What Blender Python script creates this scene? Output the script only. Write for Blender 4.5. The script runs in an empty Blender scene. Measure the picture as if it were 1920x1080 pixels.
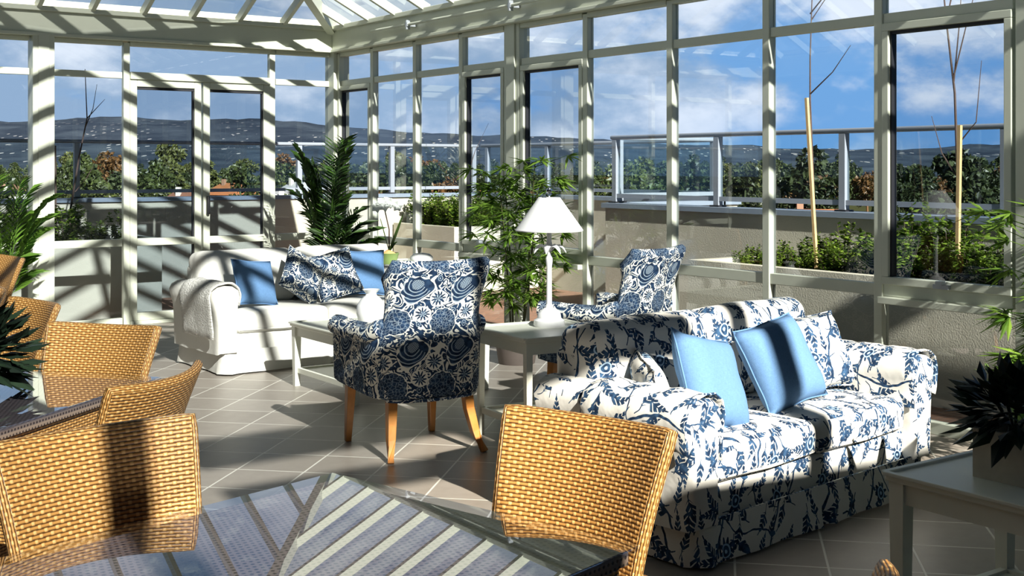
import bpy, math, random
from mathutils import Vector, Matrix, noise as mnoise

SC = bpy.context.scene
COL = SC.collection
R = math.radians
PI = math.pi
rnd = random.Random(7)

# ------------------------------------------------------------------ camera
cd = bpy.data.cameras.new('camera')
cam = bpy.data.objects.new('camera', cd)
COL.objects.link(cam)
cam.location = (0, 0, 1.5)
cam.rotation_euler = (R(90), 0, R(-35.2))
cd.sensor_width = 36
cd.lens = 2298 / 1920 * 36
cd.shift_y = -(540 - 312) / 1920
cd.clip_start = 0.05
cd.clip_end = 8000
SC.camera = cam

# ------------------------------------------------------------------ exposure
SC.view_settings.view_transform = 'Standard'
SC.view_settings.look = 'None'
SC.view_settings.exposure = 0.06
SC.view_settings.gamma = 1.0
SC.view_settings.use_curve_mapping = False

# ------------------------------------------------------------------ sun
SUN_DIR = Vector((0.14, 0.99, -0.595)).normalized()
sl = bpy.data.lights.new('sun', 'SUN')
sl.energy = 13.5
sl.angle = R(0.6)
sl.color = (1.0, 0.94, 0.82)
sun = bpy.data.objects.new('sun', sl)
sun.rotation_euler = SUN_DIR.to_track_quat('-Z', 'Y').to_euler()
sun.location = (0, -20, 20)
COL.objects.link(sun)


# ------------------------------------------------------------------ node expressions
class X:
    """A float socket with operator overloading (builds Math nodes)."""
    tree = None

    def __init__(s, sock): s.s = sock

    @staticmethod
    def op(name, *a, clamp=False):
        n = X.tree.nodes.new('ShaderNodeMath')
        n.operation = name
        n.use_clamp = clamp
        for i, v in enumerate(a):
            if isinstance(v, X): X.tree.links.new(v.s, n.inputs[i])
            else: n.inputs[i].default_value = v
        return X(n.outputs[0])

    def __add__(s, o): return X.op('ADD', s, o)
    __radd__ = __add__
    def __sub__(s, o): return X.op('SUBTRACT', s, o)
    def __rsub__(s, o): return X.op('SUBTRACT', o, s)
    def __mul__(s, o): return X.op('MULTIPLY', s, o)
    __rmul__ = __mul__
    def __truediv__(s, o): return X.op('DIVIDE', s, o)
    def __rtruediv__(s, o): return X.op('DIVIDE', o, s)
    def __neg__(s): return X.op('MULTIPLY', s, -1)


def xsin(a): return X.op('SINE', a)
def xcos(a): return X.op('COSINE', a)
def xabs(a): return X.op('ABSOLUTE', a)
def xfloor(a): return X.op('FLOOR', a)
def xfract(a): return X.op('FRACT', a)
def xmin(a, b): return X.op('MINIMUM', a, b)
def xmax(a, b): return X.op('MAXIMUM', a, b)
def xlt(a, b): return X.op('LESS_THAN', a, b)
def xgt(a, b): return X.op('GREATER_THAN', a, b)
def xsqrt(a): return X.op('SQRT', a)
def xpow(a, b): return X.op('POWER', a, b)
def xatan2(a, b): return X.op('ARCTAN2', a, b)
def xlen(a, b): return xsqrt(a * a + b * b)


def xstep(a, lo, hi):
    n = X.tree.nodes.new('ShaderNodeMapRange')
    n.interpolation_type = 'SMOOTHSTEP'
    n.inputs['From Min'].default_value = lo
    n.inputs['From Max'].default_value = hi
    X.tree.links.new(a.s, n.inputs['Value'])
    return X(n.outputs['Result'])


def xvec(a, b, c=0.0):
    n = X.tree.nodes.new('ShaderNodeCombineXYZ')
    for i, v in enumerate((a, b, c)):
        if isinstance(v, X): X.tree.links.new(v.s, n.inputs[i])
        else: n.inputs[i].default_value = v
    return n.outputs[0]


def xsep(vec):
    n = X.tree.nodes.new('ShaderNodeSeparateXYZ')
    X.tree.links.new(vec, n.inputs[0])
    return X(n.outputs[0]), X(n.outputs[1]), X(n.outputs[2])


def xnoise(vec, scale, detail=3.0, rough=0.5, dist=0.0):
    n = X.tree.nodes.new('ShaderNodeTexNoise')
    n.inputs['Scale'].default_value = scale
    n.inputs['Detail'].default_value = detail
    n.inputs['Roughness'].default_value = rough
    n.inputs['Distortion'].default_value = dist
    X.tree.links.new(vec, n.inputs['Vector'])
    return X(n.outputs['Fac'])


def xrand(a, b, k=0.0):
    n = X.tree.nodes.new('ShaderNodeTexWhiteNoise')
    n.noise_dimensions = '3D'
    X.tree.links.new(xvec(a, b, k), n.inputs['Vector'])
    return X(n.outputs['Value'])


def xvoro(vec, scale, feature='F1', out='Distance'):
    n = X.tree.nodes.new('ShaderNodeTexVoronoi')
    n.feature = feature
    n.inputs['Scale'].default_value = scale
    X.tree.links.new(vec, n.inputs['Vector'])
    return n.outputs[out]


def xmix(f, a, b):
    """colour mix; a, b are rgb tuples or sockets"""
    n = X.tree.nodes.new('ShaderNodeMix')
    n.data_type = 'RGBA'
    if isinstance(f, X): X.tree.links.new(f.s, n.inputs[0])
    else: n.inputs[0].default_value = f
    for i, v in ((6, a), (7, b)):
        if isinstance(v, tuple): n.inputs[i].default_value = (*v, 1)
        else: X.tree.links.new(v, n.inputs[i])
    return n.outputs[2]


# ------------------------------------------------------------------ world
w = bpy.data.worlds.new('sky')
SC.world = w
w.use_nodes = True
X.tree = w.node_tree
bg = w.node_tree.nodes['Background']
tc = w.node_tree.nodes.new('ShaderNodeTexCoord')
dv = tc.outputs['Generated']
dx, dy, dz = xsep(dv)
el = xmax(dz, 0.0)
side = dx * 0.817 - dy * 0.576                      # grows towards the north-east
blue = xmix(xstep(el, 0.0, 0.45), (0.27, 0.48, 0.80), (0.035, 0.11, 0.30))
blue = xmix(xstep(el, 0.07, 0.16), (0.20, 0.45, 0.84), blue)
cv = xvec(dx * 1.0, dy * 1.0, dz * 1.8)
cn = xnoise(cv, 8.5, 9.0, 0.55, 0.0)
cn2 = xnoise(xvec(dx + 3.1, dy + 1.7, dz * 3.4 + 0.6), 4.2, 4.0, 0.5)
cn3 = xnoise(xvec(dx + 0.012, dy + 0.02, dz * 1.8 - 0.035), 8.5, 9.0, 0.55, 0.0)
cover = xstep(cn + (cn2 - 0.5) * 0.35 - side * 0.36 + 0.06, 0.36, 0.54)
cover = cover * (1.0 - 0.7 * xstep(el, 0.2, 0.5))
cover = cover * (1.0 - 0.8 * (xstep(el, 0.0, 0.03) - xstep(el, 0.03, 0.055)) * xstep(side, 0.1, 0.3))
lightness = xstep((cn - cn3) * 2.6 + (cn2 - 0.5) * 0.9 + side * 0.62 + el * 1.2 + 0.36, 0.15, 0.98)
cloud = xmix(lightness, (0.34, 0.49, 0.70), (0.88, 0.95, 1.06))
sky = xmix(cover, blue, cloud)
sky = xmix(xstep(el, 0.22, 0.50), sky, (0.014, 0.026, 0.05))
w.node_tree.links.new(sky, bg.inputs['Color'])
bg.inputs['Strength'].default_value = 1.0


# ------------------------------------------------------------------ materials
def new_mat(name):
    m = bpy.data.materials.new(name)
    m.use_nodes = True
    X.tree = m.node_tree
    return m, m.node_tree, m.node_tree.nodes['Principled BSDF']


def setc(bsdf, col):
    if isinstance(col, tuple): bsdf.inputs['Base Color'].default_value = (*col, 1)
    else: X.tree.links.new(col, bsdf.inputs['Base Color'])


def bump(bsdf, h, strength=0.3, dist=0.01):
    n = X.tree.nodes.new('ShaderNodeBump')
    n.inputs['Strength'].default_value = strength
    n.inputs['Distance'].default_value = dist
    X.tree.links.new(h.s, n.inputs['Height'])
    X.tree.links.new(n.outputs[0], bsdf.inputs['Normal'])


def coord(kind='Object'):
    return X.tree.nodes.new('ShaderNodeTexCoord').outputs[kind]


def plain(name, col, rough=0.5, var=0.08, scale=12.0, metal=0.0, bmp=0.0, spec=0.5):
    m, t, b = new_mat(name)
    n = xnoise(coord(), scale, 4)
    dk = tuple(c * (1 - var) for c in col)
    lt = tuple(min(1, c * (1 + var)) for c in col)
    setc(b, xmix(n, dk, lt))
    b.inputs['Roughness'].default_value = rough
    b.inputs['Metallic'].default_value = metal
    b.inputs['Specular IOR Level'].default_value = spec
    if bmp: bump(b, n, bmp, 0.01)
    return m


def glass_mat(name, tint, ior=1.45, boost=1.0):
    m, t, b = new_mat(name)
    t.nodes.remove(b)
    out = t.nodes['Material Output']
    tr = t.nodes.new('ShaderNodeBsdfTransparent')
    tr.inputs[0].default_value = (*tint, 1)
    gl = t.nodes.new('ShaderNodeBsdfGlossy')
    gl.inputs['Roughness'].default_value = 0.0
    gl.inputs[0].default_value = (boost, boost, boost, 1)
    fr = t.nodes.new('ShaderNodeFresnel')
    fr.inputs[0].default_value = ior
    # faces seen from inside the pane should not turn into total reflection
    geo = t.nodes.new('ShaderNodeNewGeometry')
    F = X(fr.outputs[0])
    F = F * 2.0 / (F + 1.0)
    mul = X.op('MULTIPLY', F, 1.0 - X(geo.outputs['Backfacing']))
    mx = t.nodes.new('ShaderNodeMixShader')
    t.links.new(mul.s, mx.inputs[0])
    t.links.new(tr.outputs[0], mx.inputs[1])
    t.links.new(gl.outputs[0], mx.inputs[2])
    t.links.new(mx.outputs[0], out.inputs[0])
    return m


M = {}
M['frame'] = plain('cream_painted_aluminium', (0.62, 0.64, 0.53), 0.35, 0.03)
M['rubber'] = plain('black_rubber', (0.015, 0.015, 0.02), 0.6)
M['glass'] = glass_mat('clear_glass', (0.93, 0.95, 0.97), 1.42)
M['sashglass'] = glass_mat('tinted_glass', (0.80, 0.84, 0.88), 1.42)
M['roofglass'] = glass_mat('roof_glass', (0.84, 0.87, 0.90), 1.5)
M['railglass'] = glass_mat('balustrade_glass', (0.90, 0.95, 0.96), 1.3)
M['tableglass'] = glass_mat('table_glass', (0.84, 0.87, 0.95), 1.6)
M['steel'] = plain('grey_steel', (0.45, 0.48, 0.52), 0.35, 0.05, metal=0.3)
M['rail'] = plain('grey_powder_coat', (0.26, 0.29, 0.34), 0.4, 0.04)
M['coping'] = plain('blue_grey_flashing', (0.20, 0.25, 0.32), 0.4, 0.06)
M['whitepaint'] = plain('white_painted_timber', (0.70, 0.71, 0.62), 0.35, 0.03)
M['lampwhite'] = plain('white_enamel', (0.80, 0.80, 0.80), 0.35, 0.02)
M['shade'] = plain('white_lampshade_cloth', (0.84, 0.84, 0.84), 0.9, 0.02, 60)
M['ceramic'] = plain('white_ceramic', (0.82, 0.83, 0.84), 0.2, 0.02)
M['legwood'] = plain('honey_timber', (0.42, 0.17, 0.035), 0.35, 0.25, 30)
M['plaster'] = plain('inner_plaster', (0.13, 0.12, 0.105), 0.8, 0.05)
M['soil'] = plain('soil', (0.05, 0.035, 0.025), 0.95, 0.4, 40, bmp=0.6)
M['bark'] = plain('twig_bark', (0.09, 0.06, 0.05), 0.9, 0.3, 50)
M['stake'] = plain('hardwood_stake', (0.62, 0.42, 0.20), 0.7, 0.2, 40)
M['cane'] = plain('bamboo_cane', (0.07, 0.075, 0.025), 0.5, 0.3, 20)
M['greenpot'] = plain('green_glazed_pot', (0.30, 0.42, 0.14), 0.25, 0.08)
M['petal'] = plain('white_petal', (0.80, 0.84, 0.80), 0.7, 0.06)
M['bulb'] = plain('orange_moss', (0.80, 0.45, 0.18), 0.8, 0.2, 60)
M['boxpot'] = plain('whitewashed_timber', (0.50, 0.46, 0.38), 0.75, 0.18, 25)
M['darkpot'] = plain('dark_planter_pot', (0.10, 0.08, 0.07), 0.6, 0.2)
M['handle'] = plain('black_handle', (0.012, 0.012, 0.014), 0.4)
M['paper'] = plain('magazine_paper', (0.72, 0.62, 0.62), 0.5, 0.2, 18)
M['finial'] = plain('chrome_ball', (0.55, 0.58, 0.62), 0.08, 0.02, metal=1.0)


def leaf_mat(name, a, b_, tl=0.35):
    m, t, b = new_mat(name)
    oi = t.nodes.new('ShaderNodeObjectInfo')
    n = xnoise(coord(), 9.0, 3)
    wn = t.nodes.new('ShaderNodeNewGeometry')
    c = xmix(xstep(X(wn.outputs['Random Per Island']) * 0.7 + n * 0.6, 0.2, 1.0), a, b_)
    setc(b, c)
    b.inputs['Roughness'].default_value = 0.45
    b.inputs['Specular IOR Level'].default_value = 0.4
    out = t.nodes['Material Output']
    ts = t.nodes.new('ShaderNodeBsdfTranslucent')
    t.links.new(c, ts.inputs[0])
    mx = t.nodes.new('ShaderNodeMixShader')
    mx.inputs[0].default_value = tl
    t.links.new(b.outputs[0], mx.inputs[1])
    t.links.new(ts.outputs[0], mx.inputs[2])
    t.links.new(mx.outputs[0], out.inputs[0])
    return m


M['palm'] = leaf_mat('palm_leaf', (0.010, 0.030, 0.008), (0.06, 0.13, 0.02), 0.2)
M['palmpale'] = leaf_mat('pale_palm_leaf', (0.03, 0.09, 0.01), (0.16, 0.30, 0.04))  # brighter green than the other palm leaf
M['bamboo'] = leaf_mat('bamboo_leaf', (0.045, 0.11, 0.012), (0.22, 0.36, 0.05))
M['box'] = leaf_mat('box_hedge_leaf', (0.025, 0.07, 0.008), (0.20, 0.30, 0.035))
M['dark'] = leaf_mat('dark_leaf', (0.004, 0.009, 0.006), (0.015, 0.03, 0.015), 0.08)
M['broad'] = leaf_mat('broad_leaf', (0.07, 0.16, 0.02), (0.22, 0.38, 0.05))
TREE_COLS = {
    'dark': ((0.010, 0.017, 0.008), (0.045, 0.060, 0.022)),
    'mid': ((0.018, 0.028, 0.010), (0.075, 0.095, 0.028)),
    'olive': ((0.030, 0.036, 0.012), (0.12, 0.13, 0.035)),
    'rust': ((0.05, 0.028, 0.012), (0.17, 0.085, 0.03)),
}
for k, (a, b_) in TREE_COLS.items():
    M['tree_' + k] = leaf_mat('tree_foliage_' + k, a, b_, 0.1)


def mat_tiles():
    m, t, b = new_mat('floor_tiles')
    x, y, z = xsep(coord())
    s = 0.345
    a = (x + y) * (0.70711 / s) + 0.33
    c = (y - x) * (0.70711 / s) + 0.12
    g = 0.0085
    fa, fc = xfract(a), xfract(c)
    grout = 1.0 - xstep(xmin(xmin(fa, 1.0 - fa), xmin(fc, 1.0 - fc)), g, g * 2.1)
    rv = xrand(xfloor(a), xfloor(c))
    n = xnoise(coord(), 14.0, 5, 0.6)
    tile = xmix(xstep(rv * 0.5 + n * 0.6, 0.1, 1.0), (0.235, 0.205, 0.175), (0.315, 0.28, 0.245))
    setc(b, xmix(grout, tile, (0.62, 0.60, 0.54)))
    b.inputs['Roughness'].default_value = 0.42
    bump(b, 1.0 - grout + n * 0.1, 0.25, 0.003)
    return m


def mat_stucco(name, col):
    m, t, b = new_mat(name)
    n = xnoise(coord(), 85.0, 3, 0.6)
    n2 = xnoise(coord(), 1.6, 4, 0.6)
    setc(b, xmix(xstep(n2, 0.3, 0.75), tuple(c * 0.90 for c in col), col))
    b.inputs['Roughness'].default_value = 0.95
    b.inputs['Specular IOR Level'].default_value = 0.1
    bump(b, n, 0.4, 0.006)
    return m


def mat_pavers():
    m, t, b = new_mat('brick_pavers')
    x, y, z = xsep(coord())
    br = t.nodes.new('ShaderNodeTexBrick')
    t.links.new(xvec(x, y, 0.0), br.inputs['Vector'])
    br.inputs['Scale'].default_value = 4.4
    br.inputs['Color1'].default_value = (0.34, 0.17, 0.10, 1)
    br.inputs['Color2'].default_value = (0.24, 0.13, 0.085, 1)
    br.inputs['Mortar'].default_value = (0.16, 0.12, 0.09, 1)
    br.inputs['Mortar Size'].default_value = 0.015
    setc(b, br.outputs[0])
    b.inputs['Roughness'].default_value = 0.85
    return m


def mat_wicker():
    m, t, b = new_mat('tan_wicker_weave')
    u, v, _ = xsep(coord('UV'))
    row = v / 0.0108
    r0 = xfloor(row)
    st = xabs(xsin(row * PI))
    odd = r0 - 2.0 * xfloor(r0 * 0.5)
    ph = xfract(u / 0.034 + odd * 0.5)
    knot = 1.0 - xstep(xabs(ph - 0.5), 0.06, 0.20)
    h = st * 0.75 + knot * 0.4
    n = xnoise(coord('UV'), 40.0, 2)
    c = xmix(xstep(h + (n - 0.5) * 0.3, 0.12, 0.75), (0.060, 0.024, 0.006), (0.40, 0.195, 0.050))
    c = xmix(knot * xstep(st, 0.2, 0.7), c, (0.60, 0.36, 0.135))
    setc(b, c)
    b.inputs['Roughness'].default_value = 0.45
    bump(b, h, 0.8, 0.004)
    return m


def mat_table_weave():
    m, t, b = new_mat('grey_brown_table_weave')
    u, v, _ = xsep(coord('UV'))
    row = v / 0.017
    r0 = xfloor(row)
    odd = r0 - 2.0 * xfloor(r0 * 0.5)
    cu = xfract(u / 0.017 + odd * 0.5)
    cvv = xfract(row)
    hole = 1.0 - xstep(xlen(cu - 0.5, cvv - 0.5), 0.16, 0.34)
    setc(b, xmix(hole, (0.21, 0.155, 0.12), (0.035, 0.025, 0.025)))
    b.inputs['Roughness'].default_value = 0.6
    bump(b, 1.0 - hole, 0.5, 0.003)
    return m


def tilecell(u, v, s, k, jit=0.3, rot=True):
    cu, cv_ = xfloor(u / s), xfloor(v / s)
    p = (xfract(u / s) - 0.5) * s + (xrand(cu, cv_, k + 0.1) - 0.5) * (jit * s)
    q = (xfract(v / s) - 0.5) * s + (xrand(cu, cv_, k + 0.2) - 0.5) * (jit * s)
    if not rot: return p, q, cu, cv_
    a = xrand(cu, cv_, k + 0.3) * (2 * PI)
    ca, sa = xcos(a), xsin(a)
    return p * ca + q * sa, q * ca - p * sa, cu, cv_


def sprig(u, v, s, k, length, width, pitch):
    """a stalk with paired, pointed leaves"""
    p, q, cu, cv_ = tilecell(u, v, s, k)
    q = q + p * p * 3.0
    aq = xabs(q)
    t = p / length + 0.5
    env = xmax(xmin(t * 3.0, (1.0 - t) * 1.15), 0.0) * width
    inside = xlt(aq, env)
    chev = xlt(xfract((p - aq * 0.9) / pitch), 0.74)
    leaf = inside * chev
    stalk = xlt(aq, 0.0022) * xlt(xabs(p + 0.012), length * 0.62)
    return xmax(leaf, stalk)


def flower(u, v, s, k, rad, petals, inner=0.35, jit=0.2):
    p, q, cu, cv_ = tilecell(u, v, s, k, jit)
    r = xlen(p, q)
    th = xatan2(q, p)
    edge = rad * (0.78 + 0.22 * xcos(th * petals))
    f = xlt(r, edge)
    ring = xlt(xabs(r - rad * 0.48), rad * 0.07)
    eye = xlt(r, rad * 0.16)
    return f, xmax(ring, eye) * f


def mat_sofa_print():
    m, t, b = new_mat('white_cotton_blue_sprig_print')
    uv = coord('UV')
    u0, v0, _ = xsep(uv)
    u = u0 + (xnoise(uv, 9.0, 2) - 0.5) * 0.05
    v = v0 + (xnoise(xvec(u0 + 5.0, v0, 1.0), 9.0, 2) - 0.5) * 0.05
    P = 0.36
    xx = (xfract((u + 0.07 * xsin(v * 8.5)) / P) - 0.5) * P
    stem = xlt(xabs(xx), 0.0058)
    ur, vr = u * 0.6 + v * 0.8, v * 0.6 - u * 0.8
    x2 = (xfract((ur + 0.05 * xsin(vr * 13.0)) / 0.31) - 0.5) * 0.31
    stem2 = xlt(xabs(x2), 0.0040) * xgt(xnoise(uv, 4.5, 1), 0.42)
    d = xmax(stem, stem2)
    d = xmax(d, sprig(u, v, 0.17, 1.0, 0.115, 0.031, 0.023))
    d = xmax(d, sprig(u + 0.07, v + 0.09, 0.19, 2.0, 0.12, 0.033, 0.024))
    d = xmax(d, sprig(u + 0.12, v + 0.03, 0.15, 3.0, 0.085, 0.025, 0.021))
    d = xmax(d, sprig(u + 0.02, v + 0.06, 0.165, 5.0, 0.10, 0.030, 0.022))
    f, ring = flower(u + 0.05, v + 0.1, 0.29, 4.0, 0.046, 9.0, jit=0.5)
    d = xmax(d, f)
    tone = xnoise(uv, 38.0, 3)
    ink = xmix(xstep(tone, 0.35, 0.72), (0.010, 0.025, 0.060), (0.040, 0.095, 0.19))
    ink = xmix(ring, ink, (0.35, 0.50, 0.66))
    base = xmix(xnoise(uv, 200.0, 2), (0.66, 0.65, 0.61), (0.74, 0.73, 0.69))
    setc(b, xmix(d, base, ink))
    b.inputs['Roughness'].default_value = 0.9
    b.inputs['Specular IOR Level'].default_value = 0.15
    bump(b, xnoise(uv, 7.0, 3), 0.25, 0.03)
    return m


def mat_damask():
    m, t, b = new_mat('navy_floral_damask')
    uv = coord('UV')
    u0, v0, _ = xsep(uv)
    u = u0 + (xnoise(uv, 14.0, 2) - 0.5) * 0.022
    v = v0 + (xnoise(xvec(u0 + 4.0, v0, 2.0), 14.0, 2) - 0.5) * 0.022
    PU, PV = 0.25, 0.34

    def at(cu, cv_):
        return ((xfract((u - cu) / PU + 0.5) - 0.5) * PU, (xfract((v - cv_) / PV + 0.5) - 0.5) * PV)

    def rose(cu, cv_, rad, n):
        p, q = at(cu, cv_)
        r, th = xlen(p, q), xatan2(q, p)
        return r, th, xlt(r, rad * (0.74 + 0.26 * xcos(th * n))), xlt(r, rad * 1.14)

    # scrolls between the motifs: contour bands of a smooth noise
    nz = xnoise(uv, 13.0, 1.0, 0.3, 1.3)
    band = xabs(xfract(nz * 6.5) - 0.5)
    scroll = xlt(band, 0.30)
    leafy = xlt(X(xvoro(uv, 24.0)), 0.36) * xgt(xnoise(xvec(u0, v0, 7.0), 11.0, 1), 0.47)
    dark = xmax(scroll, leafy)
    light = xmin(dark, 0.0)

    def place(mask_out, fill):
        nonlocal dark
        dark = xmax(dark * (1.0 - mask_out), fill)

    # small flowers
    f, ring = flower(u + 0.03, v, 0.085, 6.0, 0.026, 5.0, jit=0.35)
    dark = xmax(dark, f)
    light = xmax(light, ring)
    # daisies
    for cu, cv_ in ((0.205, 0.105), (0.03, 0.19)):
        r, th, fill, halo = rose(cu, cv_, 0.040, 11.0)
        place(halo, fill)
        light = xmax(light * (1.0 - halo), xlt(r, 0.018) * xgt(xcos(th * 6.0), 0.0))
    # clustered blooms
    p, q = at(0.07, 0.06)
    r, th = xlen(p * 1.0, q), xatan2(q, p)
    lim = 0.068 + 0.006 * xabs(xsin(th * 5.5))
    fill = xlt(r, lim)
    place(xlt(r, 0.0765), fill)
    cells = xlt(X(xvoro(uv, 58.0, 'DISTANCE_TO_EDGE')), 0.06)
    light = light * (1.0 - xlt(r, 0.0765)) + cells * fill * 0.55
    # pomegranates with crescents and a checked heart
    p, q = at(0.165, 0.245)
    pr, qr = p * 0.8 + q * 0.6, q * 0.8 - p * 0.6
    r = xlen(pr * 0.86, qr * 1.12 + pr * pr * 4.0)
    r2 = xlen(pr * 0.95 - 0.016, qr * 1.15 - 0.016)
    r3 = xlen(pr - 0.030, qr - 0.026)
    fill = xlt(r, 0.070 + 0.006 * xcos(xatan2(qr, pr) * 9.0) * xgt(qr, 0.0))
    place(xlt(r, 0.0765), fill)
    cres = xgt(xsin(r2 * 330.0 + pr * 30.0), 0.62) * xgt(r2, 0.034) * fill * xlt(pr + qr * 0.4, 0.03)
    chk = xmax(xlt(xfract(pr * 130.0), 0.35), xlt(xfract(qr * 130.0), 0.35)) * xlt(r2, 0.030)
    light = light * (1.0 - xlt(r, 0.0765)) + xmax(cres, chk)
    tone = xnoise(uv, 30.0, 3)
    ink = xmix(xstep(tone, 0.3, 0.75), (0.008, 0.018, 0.045), (0.028, 0.062, 0.128))
    ink = xmix(xmin(light, 1.0), ink, (0.30, 0.37, 0.44))
    setc(b, xmix(dark, (0.78, 0.77, 0.70), ink))
    b.inputs['Roughness'].default_value = 0.9
    b.inputs['Specular IOR Level'].default_value = 0.15
    return m


def mat_cloth(name, col, scale=160.0, bs=0.2, slub=0.12, soft=0.25):
    m, t, b = new_mat(name)
    uv = coord('UV')
    u, v, _ = xsep(uv)
    th = xnoise(xvec(u * 1.0, v * 12.0, 0.0), scale * 0.3, 3) * 0.5 + xnoise(xvec(u * 12.0, v, 3.0), scale * 0.3, 3) * 0.5
    setc(b, xmix(xstep(th, 0.35, 0.65), tuple(c * (1 - slub) for c in col), tuple(min(1, c * (1 + slub)) for c in col)))
    b.inputs['Roughness'].default_value = 0.92
    b.inputs['Specular IOR Level'].default_value = 0.15
    bump(b, th * 0.15 + xnoise(uv, 8.0, 3), bs, 0.02)
    return m


def mat_quilt():
    m, t, b = new_mat('white_quilted_cotton')
    uv = coord('UV')
    u, v, _ = xsep(uv)
    n = xnoise(xvec(u * 2.2, v, 0.0), 34.0, 4, 0.6)
    setc(b, xmix(n, (0.62, 0.61, 0.57), (0.72, 0.71, 0.67)))
    b.inputs['Roughness'].default_value = 0.95
    bump(b, n, 1.0, 0.02)
    return m


M['tiles'] = mat_tiles()
M['stucco'] = mat_stucco('cream_stucco', (0.52, 0.505, 0.42))
M['pavers'] = mat_pavers()
M['wicker'] = mat_wicker()
M['tweave'] = mat_table_weave()
M['print'] = mat_sofa_print()
M['damask'] = mat_damask()
M['white'] = mat_cloth('white_slipcover_cotton', (0.70, 0.69, 0.64), slub=0.02, bs=0.3)
M['blue'] = mat_cloth('blue_linen', (0.115, 0.225, 0.41))
M['quilt'] = mat_quilt()


def mat_hills():
    m, t, b = new_mat('hazed_wooded_hills')
    x, y, z = xsep(coord())
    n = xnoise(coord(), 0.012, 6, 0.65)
    c = xmix(xstep(n, 0.35, 0.7), (0.026, 0.036, 0.056), (0.060, 0.078, 0.104))  # blue-grey cast painted into the base colour in place of haze
    hb = x * 0.817 - y * 0.576
    v = xvec(hb * 0.085, z * 0.27, 0.5)
    dots = xlt(X(xvoro(v, 1.0)), 0.20) * xgt(xnoise(xvec(hb, z * 2.0, 0.0), 0.012, 3), 0.50) * (1.0 - 0.8 * xstep(z, 30.0, 75.0)) 
    c = xmix(dots, c, (0.42, 0.41, 0.42))
    setc(b, c)
    b.inputs['Roughness'].default_value = 1.0
    b.inputs['Specular IOR Level'].default_value = 0.0
    return m


M['hills'] = mat_hills()
M['ground'] = plain('suburban_ground', (0.05, 0.055, 0.025), 1.0, 0.5, 0.05, spec=0.0)
M['tileroof'] = plain('terracotta_roof', (0.15, 0.07, 0.045), 0.8, 0.3, 1.0)
M['orangeroof'] = plain('orange_roof', (0.32, 0.12, 0.045), 0.8, 0.3, 1.0)
M['greyroof'] = plain('grey_iron_roof', (0.34, 0.35, 0.37), 0.5, 0.1, 1.0)
M['brickhouse'] = plain('house_brick', (0.30, 0.17, 0.11), 0.9, 0.2, 1.0)
M['whitehouse'] = plain('house_render', (0.66, 0.63, 0.56), 0.9, 0.1, 1.0)


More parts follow.
